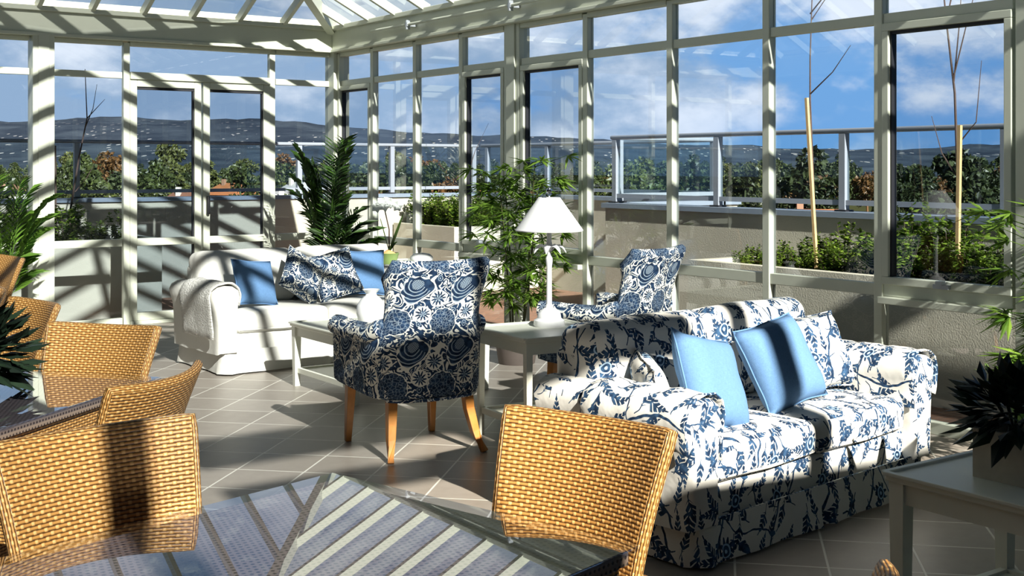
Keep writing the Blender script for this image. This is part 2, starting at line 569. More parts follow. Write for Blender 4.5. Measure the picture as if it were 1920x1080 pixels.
# ------------------------------------------------------------------ mesh building
class MB:
    def __init__(s):
        s.v, s.f, s.uv = [], [], {}

    def add(s, vs, fs, T=None, uvs=None):
        o = len(s.v)
        for p in vs:
            p = Vector(p)
            s.v.append(T @ p if T else p)
        for i, f in enumerate(fs):
            if uvs: s.uv[len(s.f)] = uvs[i]
            s.f.append(tuple(k + o for k in f))
        return s

    def box(s, x0, x1, y0, y1, z0, z1, T=None):
        vs = [(x, y, z) for x in (x0, x1) for y in (y0, y1) for z in (z0, z1)]
        return s.add(vs, [(0, 1, 3, 2), (4, 6, 7, 5), (0, 4, 5, 1), (2, 3, 7, 6), (0, 2, 6, 4), (1, 5, 7, 3)], T)

    def rbox(s, c, h, r, n=3, seg=2, puff=(0, 0, 0), T=None):
        hx, hy, hz = h
        r = min(r, hx * 0.999, hy * 0.999, hz * 0.999)

        def samp(H):
            e = [-H + r * (1 - math.cos(k * PI / 2 / seg)) if False else -H + r * k / seg for k in range(seg + 1)]
            mid = [-(H - r) + 2 * (H - r) * k / n for k in range(1, n)] if H - r > 1e-4 else []
            return e + mid + [-x for x in reversed(e)]
        ax = [samp(H) for H in h]
        key, vs, fs = {}, [], []

        def vid(p):
            k = tuple(round(q, 5) for q in p)
            if k in key: return key[k]
            P = Vector(p)
            I = Vector([max(-(h[i] - r), min(h[i] - r, P[i])) for i in range(3)])
            D = P - I
            if D.length > 1e-9:
                # spread directions evenly over the rounded edge
                D = Vector([math.tan(max(-1, min(1, d / r)) * PI / 4) for d in D]).normalized() * r
            Q = I + D
            bx, by, bz = 1 - (Q.x / hx) ** 2, 1 - (Q.y / hy) ** 2, 1 - (Q.z / hz) ** 2
            Q = Vector((Q.x + math.copysign(puff[0] * by * bz, Q.x) * abs(Q.x) / hx,
                        Q.y + math.copysign(puff[1] * bx * bz, Q.y) * abs(Q.y) / hy,
                        Q.z + math.copysign(puff[2] * bx * by, Q.z) * abs(Q.z) / hz))
            key[k] = len(vs)
            vs.append(Q + Vector(c))
            return key[k]
        for a in range(3):
            b_, d = (a + 1) % 3, (a + 2) % 3
            for sg in (-1, 1):
                for i in range(len(ax[b_]) - 1):
                    for j in range(len(ax[d]) - 1):
                        q = []
                        for (ii, jj) in ((i, j), (i + 1, j), (i + 1, j + 1), (i, j + 1)):
                            p = [0, 0, 0]
                            p[a], p[b_], p[d] = sg * h[a], ax[b_][ii], ax[d][jj]
                            q.append(vid(p))
                        fs.append(tuple(q if sg > 0 else reversed(q)))
        return s.add(vs, fs, T)

    def tube(s, path, radii, n=8, caps=True, T=None, square=False):
        path = [Vector(p) for p in path]
        if not isinstance(radii, (list, tuple)): radii = [radii] * len(path)
        vs, fs = [], []
        for i, p in enumerate(path):
            d = (path[min(i + 1, len(path) - 1)] - path[max(i - 1, 0)]).normalized()
            up = Vector((0, 0, 1)) if abs(d.z) < 0.9 else Vector((1, 0, 0))
            a = d.cross(up).normalized()
            b_ = d.cross(a)
            for k in range(n):
                th = 2 * PI * k / n + (PI / 4 if square else 0)
                vs.append(p + (a * math.cos(th) + b_ * math.sin(th)) * radii[i])
        for i in range(len(path) - 1):
            for k in range(n):
                k2 = (k + 1) % n
                fs.append((i * n + k, i * n + k2, (i + 1) * n + k2, (i + 1) * n + k))
        if caps:
            fs.append(tuple(range(n - 1, -1, -1)))
            fs.append(tuple(range((len(path) - 1) * n, len(path) * n)))
        return s.add(vs, fs, T)

    def lathe(s, prof, n=24, T=None):
        vs, fs = [], []
        for (r, z) in prof:
            for k in range(n):
                a = 2 * PI * k / n
                vs.append((r * math.cos(a), r * math.sin(a), z))
        for i in range(len(prof) - 1):
            for k in range(n):
                k2 = (k + 1) % n
                fs.append((i * n + k, i * n + k2, (i + 1) * n + k2, (i + 1) * n + k))
        return s.add(vs, fs, T)

    def prism(s, poly, a0, a1, axis='y', T=None):
        """extrude a closed 2-D outline along an axis"""
        n = len(poly)
        mk = {'y': lambda p, a: (p[0], a, p[1]), 'x': lambda p, a: (a, p[0], p[1]), 'z': lambda p, a: (p[0], p[1], a)}[axis]
        vs = [mk(p, a0) for p in poly] + [mk(p, a1) for p in poly]
        fs = [(i, (i + 1) % n, n + (i + 1) % n, n + i) for i in range(n)]
        fs += [tuple(range(n - 1, -1, -1)), tuple(range(n, 2 * n))]
        return s.add(vs, fs, T)

    def shell(s, fn, nu, nv, th, T=None, closed_rim=3, uvs=None):
        """fn(u,v)->point, thickened evenly; rim rounded. u,v in 0..1"""
        P = [[Vector(fn(i / nu, j / nv)) for j in range(nv + 1)] for i in range(nu + 1)]
        N = [[None] * (nv + 1) for _ in range(nu + 1)]
        for i in range(nu + 1):
            for j in range(nv + 1):
                a = P[min(i + 1, nu)][j] - P[max(i - 1, 0)][j]
                b_ = P[i][min(j + 1, nv)] - P[i][max(j - 1, 0)]
                N[i][j] = a.cross(b_).normalized()
        vs, fs, fu = [], [], []
        L = (nu + 1) * (nv + 1)
        us = [0.0]
        for i in range(nu): us.append(us[-1] + (P[i + 1][nv // 2] - P[i][nv // 2]).length)
        wv = [0.0]
        for j in range(nv): wv.append(wv[-1] + (P[nu // 2][j + 1] - P[nu // 2][j]).length)
        for sg in (1, -1):
            for i in range(nu + 1):
                for j in range(nv + 1):
                    vs.append(P[i][j] + N[i][j] * (th / 2 * sg))
        idx = lambda sd, i, j: sd * L + i * (nv + 1) + j
        UV = lambda i, j: (us[i], wv[j])
        for i in range(nu):
            for j in range(nv):
                fs.append((idx(0, i, j), idx(0, i + 1, j), idx(0, i + 1, j + 1), idx(0, i, j + 1)))
                fu.append([UV(i, j), UV(i + 1, j), UV(i + 1, j + 1), UV(i, j + 1)])
                fs.append((idx(1, i, j), idx(1, i, j + 1), idx(1, i + 1, j + 1), idx(1, i + 1, j)))
                fu.append([UV(i, j), UV(i, j + 1), UV(i + 1, j + 1), UV(i + 1, j)])
        rim = [(i, 0) for i in range(nu)] + [(nu, j) for j in range(nv)] + [(i, nv) for i in range(nu, 0, -1)] + [(0, j) for j in range(nv, 0, -1)]
        m = len(rim)
        rings = [[idx(0, i, j) for i, j in rim]]
        for q in range(1, closed_rim):
            a = PI * q / closed_rim
            ring = []
            for k, (i, j) in enumerate(rim):
                t = Vector((0, 0, 0))
                if i == 0: t += P[0][j] - P[1][j]
                if i == nu: t += P[nu][j] - P[nu - 1][j]
                t = t.normalized() if t.length else t
                t2 = Vector((0, 0, 0))
                if j == 0: t2 += P[i][0] - P[i][1]
                if j == nv: t2 += P[i][nv] - P[i][nv - 1]
                t2 = t2.normalized() if t2.length else t2
                t = (t + t2).normalized()
                ring.append(len(vs))
                vs.append(P[i][j] + N[i][j] * (th / 2 * math.cos(a)) + t * (th / 2 * math.sin(a)))
            rings.append(ring)
        rings.append([idx(1, i, j) for i, j in rim])
        acc = [0.0]
        for k in range(m):
            i, j = rim[k]
            i2, j2 = rim[(k + 1) % m]
            acc.append(acc[-1] + (P[i][j] - P[i2][j2]).length)
        for q in range(len(rings) - 1):
            for k in range(m):
                k2 = (k + 1) % m
                fs.append((rings[q][k], rings[q + 1][k], rings[q + 1][k2], rings[q][k2]))
                w0, w1 = q * th / 2, (q + 1) * th / 2
                fu.append([(acc[k], w0), (acc[k], w1), (acc[k + 1], w1), (acc[k + 1], w0)])
        return s.add(vs, fs, T, fu)

    def leaf(s, base, d, side, L, W, droop=0.0, fold=0.15):
        """pointed leaf: base, two edges, tip; folded on its midrib"""
        base, d, side = Vector(base), Vector(d).normalized(), Vector(side)
        side = (side - d * side.dot(d))
        side = side.normalized() if side.length > 1e-6 else d.orthogonal().normalized()
        up = side.cross(d)
        m1 = base + d * (L * 0.45) + Vector((0, 0, -droop * L * 0.25))
        tip = base + d * L + Vector((0, 0, -droop * L))
        vs = [base, m1 + side * W / 2 + up * fold * W, tip, m1 - side * W / 2 + up * fold * W, m1]
        return s.add(vs, [(0, 4, 1), (4, 2, 1), (0, 3, 4), (4, 3, 2)])

    def wobble(s, amp, scale, seed=0.0):
        o = Vector((seed, seed * 2.3, -seed))
        for p in s.v:
            p += mnoise.noise_vector(p * scale + o) * amp
        return s


def obj(name, mb, mat, parent=None, smooth=True, uvoff=(0, 0), bevel=0.0, loc=None, rot=None, angle=40):
    me = bpy.data.meshes.new(name)
    me.from_pydata([tuple(p) for p in mb.v], [], mb.f)
    me.validate(clean_customdata=False)
    me.update()
    ul = me.uv_layers.new(name='uv')
    if len(me.polygons) == len(mb.f):
        for i, pl in enumerate(me.polygons):
            given = mb.uv.get(i)
            n = pl.normal
            for k, li in enumerate(pl.loop_indices):
                if given:
                    q = given[k]
                else:
                    co = me.vertices[me.loops[li].vertex_index].co
                    ax, ay, az = abs(n.x), abs(n.y), abs(n.z)
                    if az >= ax and az >= ay: q = (co.x, co.y + 0.11)
                    elif ax >= ay: q = (co.y + 0.27, co.z)
                    else: q = (co.x, co.z)
                ul.data[li].uv = (q[0] + uvoff[0], q[1] + uvoff[1])
    me.materials.append(M[mat] if isinstance(mat, str) else mat)
    if smooth:
        me.polygons.foreach_set('use_smooth', [True] * len(me.polygons))
        me.set_sharp_from_angle(angle=R(angle))
    o = bpy.data.objects.new(name, me)
    COL.objects.link(o)
    if bevel:
        bm_ = o.modifiers.new('bevel', 'BEVEL')
        bm_.width = bevel
        bm_.segments = 2
        bm_.limit_method = 'ANGLE'
    if parent: o.parent = parent
    if loc: o.location = loc
    if rot: o.rotation_euler = rot
    return o


def tag(o, label=None, cat=None, group=None, kind=None):
    if label: o['label'] = label
    if cat: o['category'] = cat
    if group: o['group'] = group
    if kind: o['kind'] = kind
    return o


def thing(name, label, cat, loc=(0, 0, 0), rz=0.0, group=None, kind=None):
    o = bpy.data.objects.new(name, None)
    o.empty_display_size = 0.1
    COL.objects.link(o)
    o.location = loc
    o.rotation_euler = (0, 0, R(rz))
    return tag(o, label, cat, group, kind)


def copy_tree(o, parent=None):
    c = o.copy()
    COL.objects.link(c)
    if parent: c.parent = parent
    for ch in list(o.children):
        copy_tree(ch, c)
    return c


def struct(name, mb, mat, label, cat, parent=None, smooth=False, bevel=0.0):
    o = obj(name, mb, mat, parent, smooth=smooth, bevel=bevel)
    if parent is None: tag(o, label, cat, None, 'structure')
    return o


# ================================================================== SETTING
XW, YW = 5.92, 11.6            # right-hand glass wall, far glass wall
XL, YB = -0.5, -1.6            # left and rear limits of the sunroom
ZT, ZE = 2.67, 2.95            # glazing head, eave top
MID, TRA = 0.78, 2.36
TAN = 0.5

struct('floor', MB().box(-4.1, XW + 0.06, YB - 0.1, YW + 0.06, -0.15, 0.0), 'tiles',
       'beige floor tiles laid diagonally across the sunroom', 'floor')
tf = MB()
tf.box(XW + 0.07, 9.4, YB, YW + 0.07, -0.15, -0.02)
tf.box(-7, 9.4, YW + 0.07, 14.1, -0.15, -0.02)
struct('floor_terrace', tf, 'pavers', 'reddish brown brick paving on the terrace outside the glass', 'paving')

# parapets
PZ = 1.10


def parapet(name, x0, x1, y0, y1, label):
    o = struct(name, MB().box(x0, x1, y0, y1, -0.15, PZ), 'stucco', label, 'wall')
    obj('coping', MB().box(x0 - 0.03, x1 + 0.03, y0 - 0.03, y1 + 0.03, PZ, PZ + 0.045), 'coping', o, smooth=False)
    return o


parapet('wall_terrace_far', -7, 9.4, 13.9, 14.1, 'long low rendered parapet beyond the glass doors')
parapet('wall_terrace_right', 7.6, 7.8, -4, 9.2, 'low rendered parapet behind the hedge along the right-hand windows')
parapet('wall_terrace_return', 7.83, 9.17, 9.2, 9.4, 'short return of the rendered parapet where the terrace widens')
parapet('wall_terrace_corner', 9.2, 9.4, 9.2, 13.87, 'rendered parapet behind the corner planter')


# glazing helpers ----------------------------------------------------
def bar(mb, wall, s0, s1, z0, z1, d0, d1):
    """a bar in a glass wall; s along the wall, d depth (positive = into the room)"""
    if wall == 'B': mb.box(XW - d1, XW - d0, s0, s1, z0, z1)
    else: mb.box(s0, s1, YW - d1, YW - d0, z0, z1)
    return mb


NWIN = [0]


def window(wall, s0, s1, label, sash=False, lower=True):
    """one bay between mullions: transom, mid rail, sill; three panes"""
    NWIN[0] += 1
    n = 'window_%d' % NWIN[0]
    fm = MB()
    bar(fm, wall, s0, s1, TRA - 0.03, TRA + 0.03, -0.015, 0.035)
    bar(fm, wall, s0, s1, MID - 0.035, MID + 0.035, -0.015, 0.035)
    bar(fm, wall, s0, s1, 0.0, 0.07, -0.015, 0.045)
    bar(fm, wall, s0, s1, ZT - 0.03, ZT + 0.01, -0.03, 0.05)
    f = struct(n, fm, 'frame', label, 'window', bevel=0.004)
    g = MB()
    bar(g, wall, s0, s1, TRA + 0.03, ZT - 0.03, 0.0, 0.008)
    bar(g, wall, s0, s1, 0.07, MID - 0.035, 0.0, 0.008)
    if not sash: bar(g, wall, s0, s1, MID + 0.035, TRA - 0.03, 0.0, 0.008)
    obj('pane', g, 'glass', f, smooth=False)
    if sash:
        a, b_, lo, hi = s0, s1, MID + 0.035, TRA - 0.03
        fr, t = MB(), 0.045
        bar(fr, wall, a, b_, hi - t, hi, -0.015, 0.05)
        bar(fr, wall, a, b_, lo, lo + t, -0.015, 0.05)
        bar(fr, wall, a, a + t, lo + t, hi - t, -0.015, 0.05)
        bar(fr, wall, b_ - t, b_, lo + t, hi - t, -0.015, 0.05)
        so = obj('sash', fr, 'frame', f, smooth=False, bevel=0.004)
        sg = MB()
        bar(sg, wall, a + t, b_ - t, lo + t, hi - t, 0.0, 0.008)
        obj('sash_pane', sg, 'sashglass', so, smooth=False)
        gk, k = MB(), 0.018
        bar(gk, wall, a + t, b_ - t, hi - t - k, hi - t, -0.015, 0.03)
        bar(gk, wall, a + t, a + t + k * 0.6, lo + t, hi - t - k, -0.015, 0.03)
        bar(gk, wall, b_ - t - k * 0.6, b_ - t, lo + t, hi - t - k, -0.015, 0.03)
        obj('gasket', gk, 'rubber', so, smooth=False)
        lt, c = MB(), (a + b_) / 2
        bar(lt, wall, c - 0.05, c + 0.05, lo + 0.005, lo + 0.03, 0.05, 0.075)
        bar(lt, wall, c - 0.02, c + 0.02, lo + 0.03, lo + 0.05, 0.055, 0.095)
        obj('winder_handle', lt, 'steel', so, smooth=False)
        sill = MB()
        bar(sill, wall, a, b_, lo - 0.11, lo - 0.07, 0.035, 0.09)
        obj('window_sill', sill, 'frame', f, smooth=False, bevel=0.004)
    return f


# right-hand wall, from the corner towards the camera
MULB = [(10.75, 0.06), (9.92, 0.06), (9.12, 0.06), (7.36, 0.06), (6.41, 0.06), (5.50, 0.06), (4.62, 0.06)]
bays = [(10.78, 11.46, True, 'narrow opening window nearest the corner, behind the palm'),
        (9.95, 10.72, False, 'fixed window seen behind the orchid'),
        (9.15, 9.89, False, 'fixed window showing the corner planter hedge'),
        (8.45, 9.09, True, 'opening window just left of the lamp-side column'),
        (7.39, 8.21, True, 'opening window behind the white table lamp'),
        (6.44, 7.33, False, 'fixed window behind the lamp-side armchair'),
        (5.53, 6.38, False, 'fixed window showing the bare end of the hedge planter'),
        (4.65, 5.47, False, 'fixed window behind the floral sofa with the first staked sapling'),
        (3.76, 4.59, True, 'wide opening window at right showing the second staked sapling')]
for a, b_, s_, lb in bays:
    window('B', a, b_, lb, s_)
TN = [0]


def trim(mb, label, cat='trim', mat='frame', bevel=0.005):
    TN[0] += 1
    return struct('trim_%d' % TN[0], mb, mat, label, cat, bevel=bevel)


mlabels = ['mullion just right of the corner palm', 'mullion right of the orchid', 'mullion between the hedge window and opening window',
           'mullion right of the white lamp', 'mullion just left of the lamp-side armchair back end', 'mullion rising above the middle of the floral sofa back',
           'mullion above the right-hand end of the floral sofa']
for (c, wd), lb in zip(MULB, mlabels):
    trim(bar(MB(), 'B', c - wd / 2, c + wd / 2, 0, ZT, -0.02, 0.045), 'slim cream ' + lb, 'mullion')


def column(x0, x1, y0, y1, label):
    m = MB()
    m.box(x0, x1, y0, y1, 0, ZT + 0.02)
    if x1 - x0 < y1 - y0 + 1:
        pass
    return trim(m, label, 'column')


cb = MB()
cb.box(XW - 0.05, XW + 0.06, 8.22, 8.44, 0, ZT + 0.02)
cb.box(XW - 0.065, XW - 0.05, 8.27, 8.39, 0, ZT + 0.02)
trim(cb, 'thick cream column between the opening windows, left of the white lamp', 'column')
ca = MB()
ca.box(2.83, 3.02, YW - 0.12, YW + 0.06, 0, ZT + 0.02)
ca.box(2.875, 2.975, YW - 0.13, YW - 0.12, 0, ZT + 0.02)
trim(ca, 'thick cream column of the far glass wall, left of the doors', 'column')
cc = MB()
cc.box(XW - 0.10, XW + 0.06, YW - 0.14, YW + 0.06, 0, ZT + 0.02)
cc.box(XW - 0.06, XW + 0.06, YW - 0.14 - 0.04, YW - 0.14, 0, ZT)
trim(cc, 'cream corner post where the two glass walls meet, behind the palm', 'column')
cr = MB()
cr.box(XW - 0.045, XW + 0.06, 3.50, 3.74, 0, ZT + 0.02)
trim(cr, 'thick cream column at the right edge beside the bamboo plant', 'column')

# more of the right-hand wall, towards and behind the camera (outside the picture, closes the room)
y = 3.46
while y > YB + 0.3:
    y2 = max(y - 1.5, YB + 0.05)
    window('B', y2 + 0.06, y, 'further bay of the right-hand glass wall')
    trim(bar(MB(), 'B', y2, y2 + 0.06, 0, ZT, -0.02, 0.045), 'further mullion of the right-hand glass wall', 'mullion')
    y = y2

# far wall
window('A', 5.22, 5.82, 'fixed window between the doors and the corner post')
window('A', 3.03, 3.66, 'fixed window left of the glass doors, with planter outside')
for a, b_, lb in ((5.15, 5.21, 'slim cream mullion right of the glass doors'), (3.67, 3.73, 'slim cream mullion left of the glass doors')):
    trim(bar(MB(), 'A', a, b_, 0, ZT, -0.02, 0.045), lb, 'mullion')
x = 2.82
first = True
while x > XL + 0.3:
    x2 = max(x - 1.35, XL)
    window('A', x2 + 0.06, x, 'fixed window left of the thick column of the far wall' if first else 'further bay of the far glass wall')
    trim(bar(MB(), 'A', x2, x2 + 0.06, 0, ZT, -0.02, 0.045), 'further mullion of the far glass wall', 'mullion')
    x = x2
    first = False
# doors
hd = MB()
bar(hd, 'A', 3.73, 5.15, TRA - 0.035, TRA + 0.035, -0.03, 0.07)
bar(hd, 'A', 3.73, 5.15, ZT - 0.03, ZT + 0.01, -0.03, 0.05)
bar(hd, 'A', 3.73, 5.15, 0, 0.035, -0.03, 0.07)
hd_o = trim(hd, 'cream door frame head with wide fanlight above the doors', 'door frame')
gk = MB()
bar(gk, 'A', 3.73, 5.15, TRA + 0.035, ZT - 0.03, 0, 0.008)
obj('pane', gk, 'glass', hd_o, smooth=False)
DN = [0]


def door(s0, s1, label, handle_at):
    DN[0] += 1
    st = 0.068
    top, bot = TRA - 0.035, 0.035
    fm = MB()
    bar(fm, 'A', s0, s0 + st, bot, top, -0.02, 0.05)
    bar(fm, 'A', s1 - st, s1, bot, top, -0.02, 0.05)
    bar(fm, 'A', s0 + st, s1 - st, top - st, top, -0.02, 0.05)
    bar(fm, 'A', s0 + st, s1 - st, bot, bot + 0.075, -0.02, 0.05)
    bar(fm, 'A', s0 + st, s1 - st, MID - 0.035, MID + 0.035, -0.02, 0.05)
    f = struct('door_%d' % DN[0], fm, 'frame', label, 'door', bevel=0.006)
    g = MB()
    bar(g, 'A', s0 + st, s1 - st, MID + 0.035, top - st, 0, 0.008)
    bar(g, 'A', s0 + st, s1 - st, bot + 0.075, MID - 0.035, 0, 0.008)
    obj('pane', g, 'sashglass', f, smooth=False)
    k = MB()
    bar(k, 'A', s0 + st, s1 - st, top - st - 0.025, top - st, -0.01, 0.035)
    bar(k, 'A', s1 - st - 0.012, s1 - st, bot + 0.075, top - st - 0.025, -0.01, 0.03)
    obj('gasket', k, 'rubber', f, smooth=False)
    if handle_at:
        h = MB()
        h.rbox((handle_at, YW - 0.075, 1.12), (0.016, 0.02, 0.09), 0.012, 2, 2)
        obj('door_handle', h, 'handle', f)
    return f


door(3.73, 4.43, 'left-hand glass door of the pair in the far wall', 0)
door(4.45, 5.15, 'right-hand glass door with a black pull handle', 4.49)

# eaves
eb = MB()
eb.box(XW - 0.10, XW + 0.12, YB, YW + 0.12, ZT + 0.01, ZE)
eb.box(XW - 0.13, XW - 0.10, YB, YW - 0.13, ZT + 0.01, ZT + 0.04)
eb.box(XW - 0.14, XW - 0.10, YB, YW - 0.14, ZE - 0.045, ZE)
trim(eb, 'deep cream eave beam above the right-hand windows', 'eave beam')
ea = MB()
ea.box(XL, XW - 0.10, YW - 0.10, YW + 0.12, ZT + 0.01, ZE)
ea.box(XL, XW - 0.13, YW - 0.13, YW - 0.10, ZT + 0.01, ZT + 0.04)
ea.box(XL, XW - 0.14, YW - 0.14, YW - 0.10, ZE - 0.045, ZE)
ea.box(XL, XW + 0.12, YW + 0.12, YW + 0.72, ZE - 0.03, ZE + 0.09)  # unseen outer overhang, added to shade the far terrace rail
trim(ea, 'deep cream eave beam striped with shadow above the far doors', 'eave beam')
trim(MB().box(XL - 0.12, XL + 0.1, YB, YW + 0.12, ZT + 0.01, ZE), 'eave beam above the left-hand wall', 'eave beam')
rod = thing('window_winder_rod', 'slim pale rod on brackets running along the right-hand eave beam', 'rod', (XW - 0.185, 7.6, ZT + 0.14))
obj('rod', MB().tube([(0, 2.9, 0), (0, -3.2, 0)], 0.014, 10), 'frame', rod)
for yy in (2.2, 0.55, -1.3):
    b2 = MB().box(-0.018, 0.085, yy - 0.02, yy + 0.02, -0.018, 0.018)
    b2.box(-0.02, 0.02, yy - 0.008, yy + 0.008, -0.045, 0.04)
    obj('bracket', b2, 'steel', rod, smooth=False)

# roof
HW = (XW - XL) / 2
XR, ZR = XL + HW, ZE + HW * TAN
ceil = MB()


def beam(mb, p, q, wd, dp):
    p, q = Vector(p), Vector(q)
    d = (q - p).normalized()
    sd = d.cross(Vector((0, 0, 1))).normalized() * wd / 2
    up = sd.cross(d).normalized() * dp
    vs = [p + sd, p - sd, p - sd - up, p + sd - up, q + sd, q - sd, q - sd - up, q + sd - up]
    mb.add(vs, [(0, 1, 2, 3), (7, 6, 5, 4), (0, 4, 5, 1), (1, 5, 6, 2), (2, 6, 7, 3), (3, 7, 4, 0)])
    return mb


r0, r1 = (XR, YB, ZR), (XR, YW - HW, ZR)
beam(ceil, r0, r1, 0.07, 0.11)
ce = struct('ceiling', ceil, 'frame', 'pitched glass roof with pale rafters over the sunroom', 'ceiling')
for c in ((XW - 0.06, YW - 0.06), (XL + 0.06, YW - 0.06)):
    h = beam(MB(), (c[0], c[1], ZE + 0.03), r1, 0.085, 0.13)
    beam(h, (c[0], c[1], ZE + 0.045), (r1[0], r1[1], ZR + 0.02), 0.045, 0.03)
    obj('hip_rafter', h, 'frame', ce, smooth=False)
SP = 0.52
k = 1
yy = YW - 0.42
RW, RD = 0.042, 0.08
while yy > 2.0:
    run = min(HW, YW - yy)
    if run > 0.15:
        obj('rafter', beam(MB(), (XW - 0.06, yy, ZE + 0.03), (XW - run, yy, ZE + run * TAN), RW, RD), 'frame', ce, smooth=False)
        obj('rafter', beam(MB(), (XL + 0.06, yy, ZE + 0.03), (XL + run, yy, ZE + run * TAN), RW, RD), 'frame', ce, smooth=False)
    yy -= SP
xx = XW - 0.65
while xx > XL + 0.2:
    run = min(HW, XW - xx, xx - XL)
    if run > 0.15:
        obj('rafter', beam(MB(), (xx, YW - 0.06, ZE + 0.03), (xx, YW - run, ZE + run * TAN), RW, RD), 'frame', ce, smooth=False)
    xx -= 0.478


def slab(poly, th=0.008, lift=0.035):
    m = MB()
    P = [Vector(p) + Vector((0, 0, lift)) for p in poly]
    n = len(P)
    vs = P + [p + Vector((0, 0, th)) for p in P]
    fs = [tuple(range(n - 1, -1, -1)), tuple(range(n, 2 * n))] + [(i, (i + 1) % n, n + (i + 1) % n, n + i) for i in range(n)]
    return m.add(vs, fs)


A_, B_, C_, D_ = (XL, YB, ZE), (XW, YB, ZE), (XW, YW, ZE), (XL, YW, ZE)
for poly in ((B_, C_, r1, r0), (C_, D_, r1), (D_, A_, r0, r1)):
    obj('glass_panel', slab(poly), 'roofglass', ce, smooth=False)

# left and rear limits (behind the camera): solid wall at left; partition, posts and beams added at the rear to cast shadows
struct('wall_left', MB().box(-4.1, -4.0, YB, YW, 0, ZE), 'plaster', 'solid left-hand wall, outside the picture', 'wall')
WB = YB
struct('ceiling_side', MB().box(-4.1, XL - 0.12, YB, YW + 0.1, ZE, ZE + 0.1), 'plaster', 'flat ceiling of the side aisle left of the picture', 'ceiling')
struct('wall_far', MB().box(-4.0, XL - 0.13, YW - 0.05, YW + 0.06, 0, ZE), 'plaster', 'solid end wall of the side aisle left of the picture', 'wall')
struct('wall_sky_blocker', MB().box(-8, 14, -5.2, -5.0, -0.15, 4.6), 'plaster', 'unseen dark wall added behind the room to block low sky light', 'wall')  # added out of view to keep low sky light off the room
wb = MB()
wb.box(1.60, XW - 0.11, WB - 0.1, WB, 0, 3.28)  # added sun blocker, sized for the shade in the right foreground
struct('wall_shadow_caster', wb, 'plaster', 'unseen solid partition added behind the camera to shade the right foreground', 'wall')
for px, py, pw, z0, z1 in ((0.453, -0.9, 0.115, 0, 3.36), (1.135, WB - 0.1, 0.26, 0, 3.70), (XR, WB - 0.1, 0.12, 4.10, 4.92), (3.30, WB - 0.1, 0.13, 3.28, 4.92)):  # posts added out of view to throw vertical shadow stripes
    trim(MB().box(px - pw / 2, px + pw / 2, py, py + 0.1, z0, z1), 'unseen post added near the rear partition to cast a shadow stripe', 'column')
trim(MB().box(1.15, XW, WB - 0.22, WB - 0.1, 4.58, 4.92), 'unseen upper cross beam added above the rear partition to cast a shadow band', 'beam')  # both cross beams are added out of view to throw shadow bands
trim(MB().box(1.15, 2.95, WB - 0.22, WB - 0.1, 4.10, 4.29), 'unseen lower cross beam added above the rear partition to cast a shadow band', 'beam')

# ================================================================== TERRACE
BZ = PZ + 0.045
RT = 1.80


def balustrade(name, p, q, posts, label, ends=True):
    """railing run from p to q with posts at given fractions"""
    p, q = Vector((*p, 0)), Vector((*q, 0))
    L = (q - p).length
    ang = math.atan2(q.y - p.y, q.x - p.x)
    o = thing(name, label, 'railing', (p.x, p.y, BZ), math.degrees(ang), 'glass railings on the terrace parapets')
    h = RT - BZ
    obj('top_rail', MB().rbox((L / 2, 0, h - 0.02), (L / 2, 0.032, 0.02), 0.015, 1, 2), 'rail', o)
    obj('bottom_rail', MB().box(0.04, L - 0.04, -0.018, 0.018, 0.05, 0.09), 'rail', o, smooth=False)
    for f in posts:
        pm = MB().box(f - 0.03, f + 0.03, -0.028, 0.028, 0.0, h - 0.04)
        po = obj('post', pm, 'rail', o, smooth=False)
        obj('foot_plate', MB().box(f - 0.055, f + 0.055, -0.05, 0.05, 0.0, 0.015), 'handle', po, smooth=False)
    ps = sorted(posts)
    for a, b_ in zip(ps[:-1], ps[1:]):
        obj('glass_panel', MB().box(a + 0.04, b_ - 0.04, -0.004, 0.004, 0.09, h - 0.04), 'railglass', o, smooth=False)
    return o


balustrade('terrace_railing', (-6.9, 14.0), (9.30, 14.0), [0.1, 2.7, 5.4, 8.1, 10.82, 13.53, 14.85, 16.13],
           'long glass railing on the far parapet beyond the doors')
balustrade('terrace_railing', (9.30, 13.90), (9.30, 9.38), [0.15, 1.5, 2.9, 4.45], 'glass railing above the corner planter parapet')
balustrade('terrace_railing', (9.22, 9.30), (7.80, 9.30), [0.06, 1.36], 'short return glass railing with a pale lower rail')
balustrade('terrace_railing', (7.70, 9.22), (7.70, -3.9), [0.06, 1.45, 2.84, 4.25, 5.7, 7.2, 8.8, 10.4, 12.0, 13.0],
           'glass railing behind the hedge along the right-hand windows')


def planter(name, x0, x1, y0, y1, label):
    h, t = 0.77, 0.09
    m = MB()
    m.box(x0, x1, y0, y0 + t, -0.02, h)
    m.box(x0, x1, y1 - t, y1, -0.02, h)
    m.box(x0, x0 + t, y0 + t, y1 - t, -0.02, h)
    m.box(x1 - t, x1, y0 + t, y1 - t, -0.02, h)
    o = obj(name, m, 'stucco', smooth=False)
    tag(o, label, 'planter', 'rendered planters on the terrace')
    obj('soil', MB().box(x0 + t, x1 - t, y0 + t, y1 - t, 0.3, 0.70), 'soil', o, smooth=False)
    return o


planter('garden_planter', 6.66, 7.56, -1.0, 7.05, 'long rendered planter outside the right-hand windows')
planter('garden_planter', 7.9, 9.16, 12.4, 13.86, 'white rendered planter in the far terrace corner')
planter('garden_planter', -2.0, 4.28, 12.25, 13.2, 'shaded rendered planter beyond the window left of the doors')


